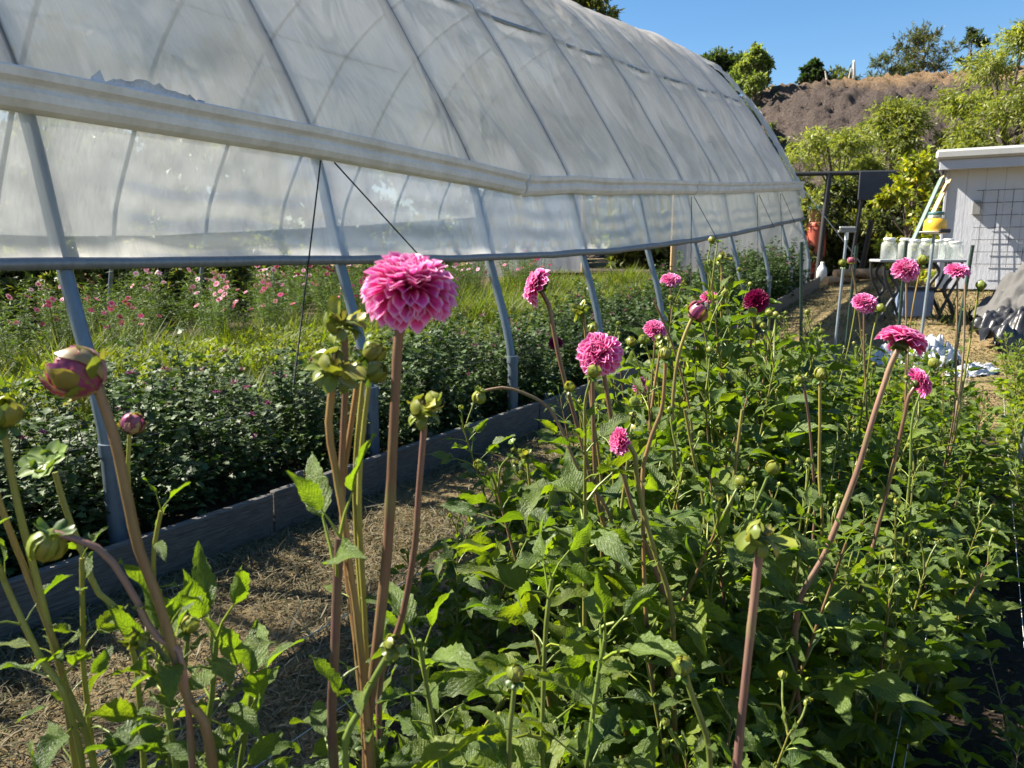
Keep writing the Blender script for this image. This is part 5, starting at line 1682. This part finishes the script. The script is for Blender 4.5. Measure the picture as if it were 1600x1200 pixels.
far_plant((1.82, 3.35), [
    dict(path=[(1416, 440), (1416, 500), (1415, 560), (1414, 640)], y=3.2, r=.0045, head=fl((1415, 421), .060, (-.1, -.68, .7), n=130, thmax=108, flat=.78, seed=34, wid=.17, col=(.72, .09, .36)), bare=.5, size=.12, c0=np.array((.26, .16, .10)), c1=BROWN),
    dict(path=[(1440, 412), (1428, 470), (1420, 530), (1416, 600)], y=3.25, r=.004, head=('bud', .022, (.2, -.2, .9)), bare=.5, size=.11, c0=np.array((.30, .20, .06)), c1=BROWN),
], 'dahlia plant with a mauve pink bloom and brown bud before the jars', 35)
far_plant((2.02, 3.35), [
    dict(path=[(1496, 434), (1495, 500), (1494, 560), (1490, 650)], y=3.2, r=.0045, head=fl((1496, 423), .056, (0, -.38, .93), n=120, thmax=98, flat=.6, seed=36, wid=.17), bare=.5, size=.11, c0=np.array((.28, .18, .12)), c1=BROWN),
    dict(path=[(1508, 444), (1507, 500), (1503, 580), (1488, 680)], y=3.3, r=.0055, bare=.08, step=.12, size=.07, young=.4, c0=np.array((.28, .2, .14)), c1=np.array((.30, .2, .14))),
    dict(path=[(1530, 452), (1518, 520), (1505, 600), (1492, 680)], y=3.15, r=.0045, head=('bud', .022, (.2, -.2, .9)), bare=.42, size=.11, c0=YEL, c1=BROWN),
], 'dahlia plant with a flat topped pink bloom before the grey heap', 37)
far_plant((1.55, 4.1), [
    dict(path=[(1330, 412), (1338, 460), (1345, 520), (1350, 600)], y=4.0, r=.0045, head=('opening', .022, (-.1, -.2, .9)), bare=.5, size=.12),
    dict(path=[(1318, 415), (1326, 425), (1338, 470)], y=4.05, r=.0035, head=('bud', .02, (-.4, -.1, .8)), bare=.5, size=.12, **YS),
], 'dahlia plant with two small buds on a thin dark stem by the squeegee pole', 38)
far_plant((.42, 4.4), [
    dict(path=[(868, 540), (880, 600), (895, 680)], y=4.3, r=.0045, head=fl((868, 536), .046, (-.1, -.6, .7), n=90, thmax=100, seed=39, dark=True, col=(.20, .003, .05), wid=.17), bare=.4, size=.12),
], 'dahlia plant with a small dark red bloom close to the greenhouse path', 40)

# leafy plants that fill the bed: a few grown once, then copied
def filler(seed, hi, h=.92, nst=4, heads=True, label='', lsz=.13):
    random.seed(seed); r_ = np.random.default_rng(seed)
    t = thing('dahlia_plant', (0, 0, 0), label, 'dahlia', 'leafy dahlia plants filling the bed')
    fo = Foliage(hi)
    for k in range(nst):
        a = k * 6.283 / nst + r_.uniform(-.5, .5); sp = r_.uniform(.08, .22); hh = h * r_.uniform(.78, 1.12)
        pts = [(math.cos(a) * .03, math.sin(a) * .03, -.03), (math.cos(a) * sp * .6, math.sin(a) * sp * .6, hh * .5), (math.cos(a) * sp * 1.2, math.sin(a) * sp * 1.2, hh)]
        P = spline(pts, 20)[::-1]
        fo.pair(P[1], (0, 0, 1), r_.uniform(0, 3), .05, 1, .6, 1.8, 1); fo.pair(P[0], (0, 0, 1), r_.uniform(0, 3), .035, 1, .8, 2.5, 1)
        stem_part(P, .0026, .0072, OLIVE if k % 2 else BROWN, OLIVE, t, None, 6)
        d = .015; ang = r_.uniform(0, 3); Lc = np.r_[0, np.cumsum(np.linalg.norm(np.diff(P, axis=0), axis=1))]
        while d < Lc[-1] - .06:
            i = int(np.searchsorted(Lc, d)); i = min(max(i, 1), 18)
            g_ = min(1, .42 + d * 1.5)
            fo.pair(P[i], unit(P[i - 1] - P[i + 1]), ang, lsz * g_, 3 if d > .1 else 1, .28 * (1 - g_), .8, .95)
            ang += 1.57 + r_.uniform(-.35, .35); d += .082 * r_.uniform(.8, 1.3) * (.5 + .5 * g_)
        if heads:
            tip = P[0]; ax = unit(P[0] - P[2] + r_.normal(0, .01, 3))
            for q in range(2):
                e = tip + np.array((r_.normal(0, .035), r_.normal(0, .035), r_.uniform(.05, .16)))
                stem_part(spline([e, (e + tip) / 2 + r_.normal(0, .008, 3), tip], 8), .0024, .0034, SGREEN, OLIVE, t, None, 5)
                bud_head(('bud', 'pod', 'whorl')[(k + q) % 3] if q == 0 else 'bud', e, unit(e - tip + r_.normal(0, .02, 3)), r_.uniform(.009, .014), t, None, True)
    fo.build(t)
    return t

BL = 'bushy green dahlia plant without open blooms filling the bed'
near = [filler(60 + k, 0, .90, 4, k != 1, BL, .155) for k in range(4)]
midp = [filler(70 + k, 1, 1.08, 4, True, BL, .165) for k in range(4)]
random.seed(77)
cnt = {}
def put(srcs, loc, rz, sc_):
    i = cnt.get(id(srcs), 0); cnt[id(srcs)] = i + 1
    if i < len(srcs):
        o = srcs[i]; o.location = loc; o.rotation_euler = (0, 0, rz); o.scale = (sc_,) * 3
    else:
        copy_tree(srcs[i % len(srcs)], loc, rz, sc_)
for row, p in enumerate((.38, .84, 1.28, .10)):
    s = .55 + .2 * row
    while s < 9.0:
        ss, pp = s + random.uniform(-.08, .08), p + random.uniform(-.08, .08)
        v = W(ss, pp, 0); v.z = float(ground(v.x, v.y)) + .04
        s += .43
        if v.y < .35: continue
        pxx, pyy = to_px((v.x, v.y, .6))
        if v.y < 1.25 and pxx < 720: continue
        if v.y < 1.2 or (row == 3 and v.y < 1.6): continue
        if v.y < 2.3 and pxx < 660: continue
        if ss > 6.7: continue
        sc_ = random.uniform(.72, 1.24) if row < 3 else random.uniform(.6, .85)
        if v.y < 1.45: sc_ *= .74
        if ss > 4.3: sc_ *= .84 - .12 * (ss - 4.3)
        if v.y < 2.3 and pxx < 800: sc_ *= .62
        put(near if v.y < 3.2 else midp, v, random.uniform(0, 6.28), sc_)
# lower, younger growth at the front left of the bed
LOWL = 'low young dahlia plant growing at the foot of the tall stems'
low = [filler(90 + k, 0, .46, 3, False, LOWL, .105) for k in range(3)]
for o in low: o['group'] = 'low young dahlia plants at the front of the bed'
for (px_, py_, y_) in ((345, 1190, .98), (560, 1180, 1.05), (420, 1200, 1.25), (700, 1120, 1.35), (780, 1180, 1.15), (640, 1010, 1.7), (930, 1200, 1.0), (1060, 1200, 1.05), (1300, 1180, 1.15), (200, 1190, 1.0)):
    q = at(px_, py_, y_); v = Vector((q.x, q.y, float(ground(q.x, q.y)) + .03))
    put(low, v, random.uniform(0, 6.28), min(1.15, random.uniform(.9, 1.2) * max(.7, (q.z + .12) / .55)))
# the next bed, on the far side of the bark path
ED = 'pale leafy plant in the neighbouring bed beyond the bark path'
LEAFCOLS = LEAFCOLS * np.array((1.7, 1.5, 1.6))
edge = [filler(110 + k, 1, .60, 4, False, ED) for k in range(2)]
for o in edge: o['group'] = 'plants of the neighbouring bed at the right edge'
for (s, p) in ((3.9, -.34), (4.3, -.30), (4.7, -.36), (5.1, -.30), (5.6, -.38), (6.1, -.32), (6.7, -.4), (7.3, -.34), (7.9, -.42), (8.5, -.36)):
    v = W(s, p, 0); v.z = float(ground(v.x, v.y)) + .02
    put(edge, v, random.uniform(0, 6), random.uniform(.8, 1.1))
for i, (s, p) in enumerate(((2.0, -.16), (2.42, -.22))):
    src = low[i]; v = W(s, p, .03)
    c_ = copy_tree(src, v, 1.0 + i, .62)
    c_['label'] = ['small broad leaved weed on the bark path, nearest the camera', 'small broad leaved weed on the bark path, the further one'][i]
    c_['group'] = 'weeds on the bark path'; c_['category'] = 'weed'
q = at(1597, 680, 3.6)
t = thing('metal_stake', (q.x, q.y, float(ground(q.x, q.y))), 'grey metal stake standing at the right edge of the picture', 'stake')
mb = MB(); tube(mb, [(-.02, 0, -.05), (0, 0, .5), (.02, 0, q.z + .12)], .012, 8); lathe(mb, [(.017, q.z + .10), (.018, q.z + .11), (.0, q.z + .14)], (.02, 0, 0), 8); mb.build('shaft', M['steel'], t)

# tidy: drop blank properties, never leave a part with a category
for o in bpy.data.objects:
    if o.parent is not None and 'category' in o:
        del o['category']
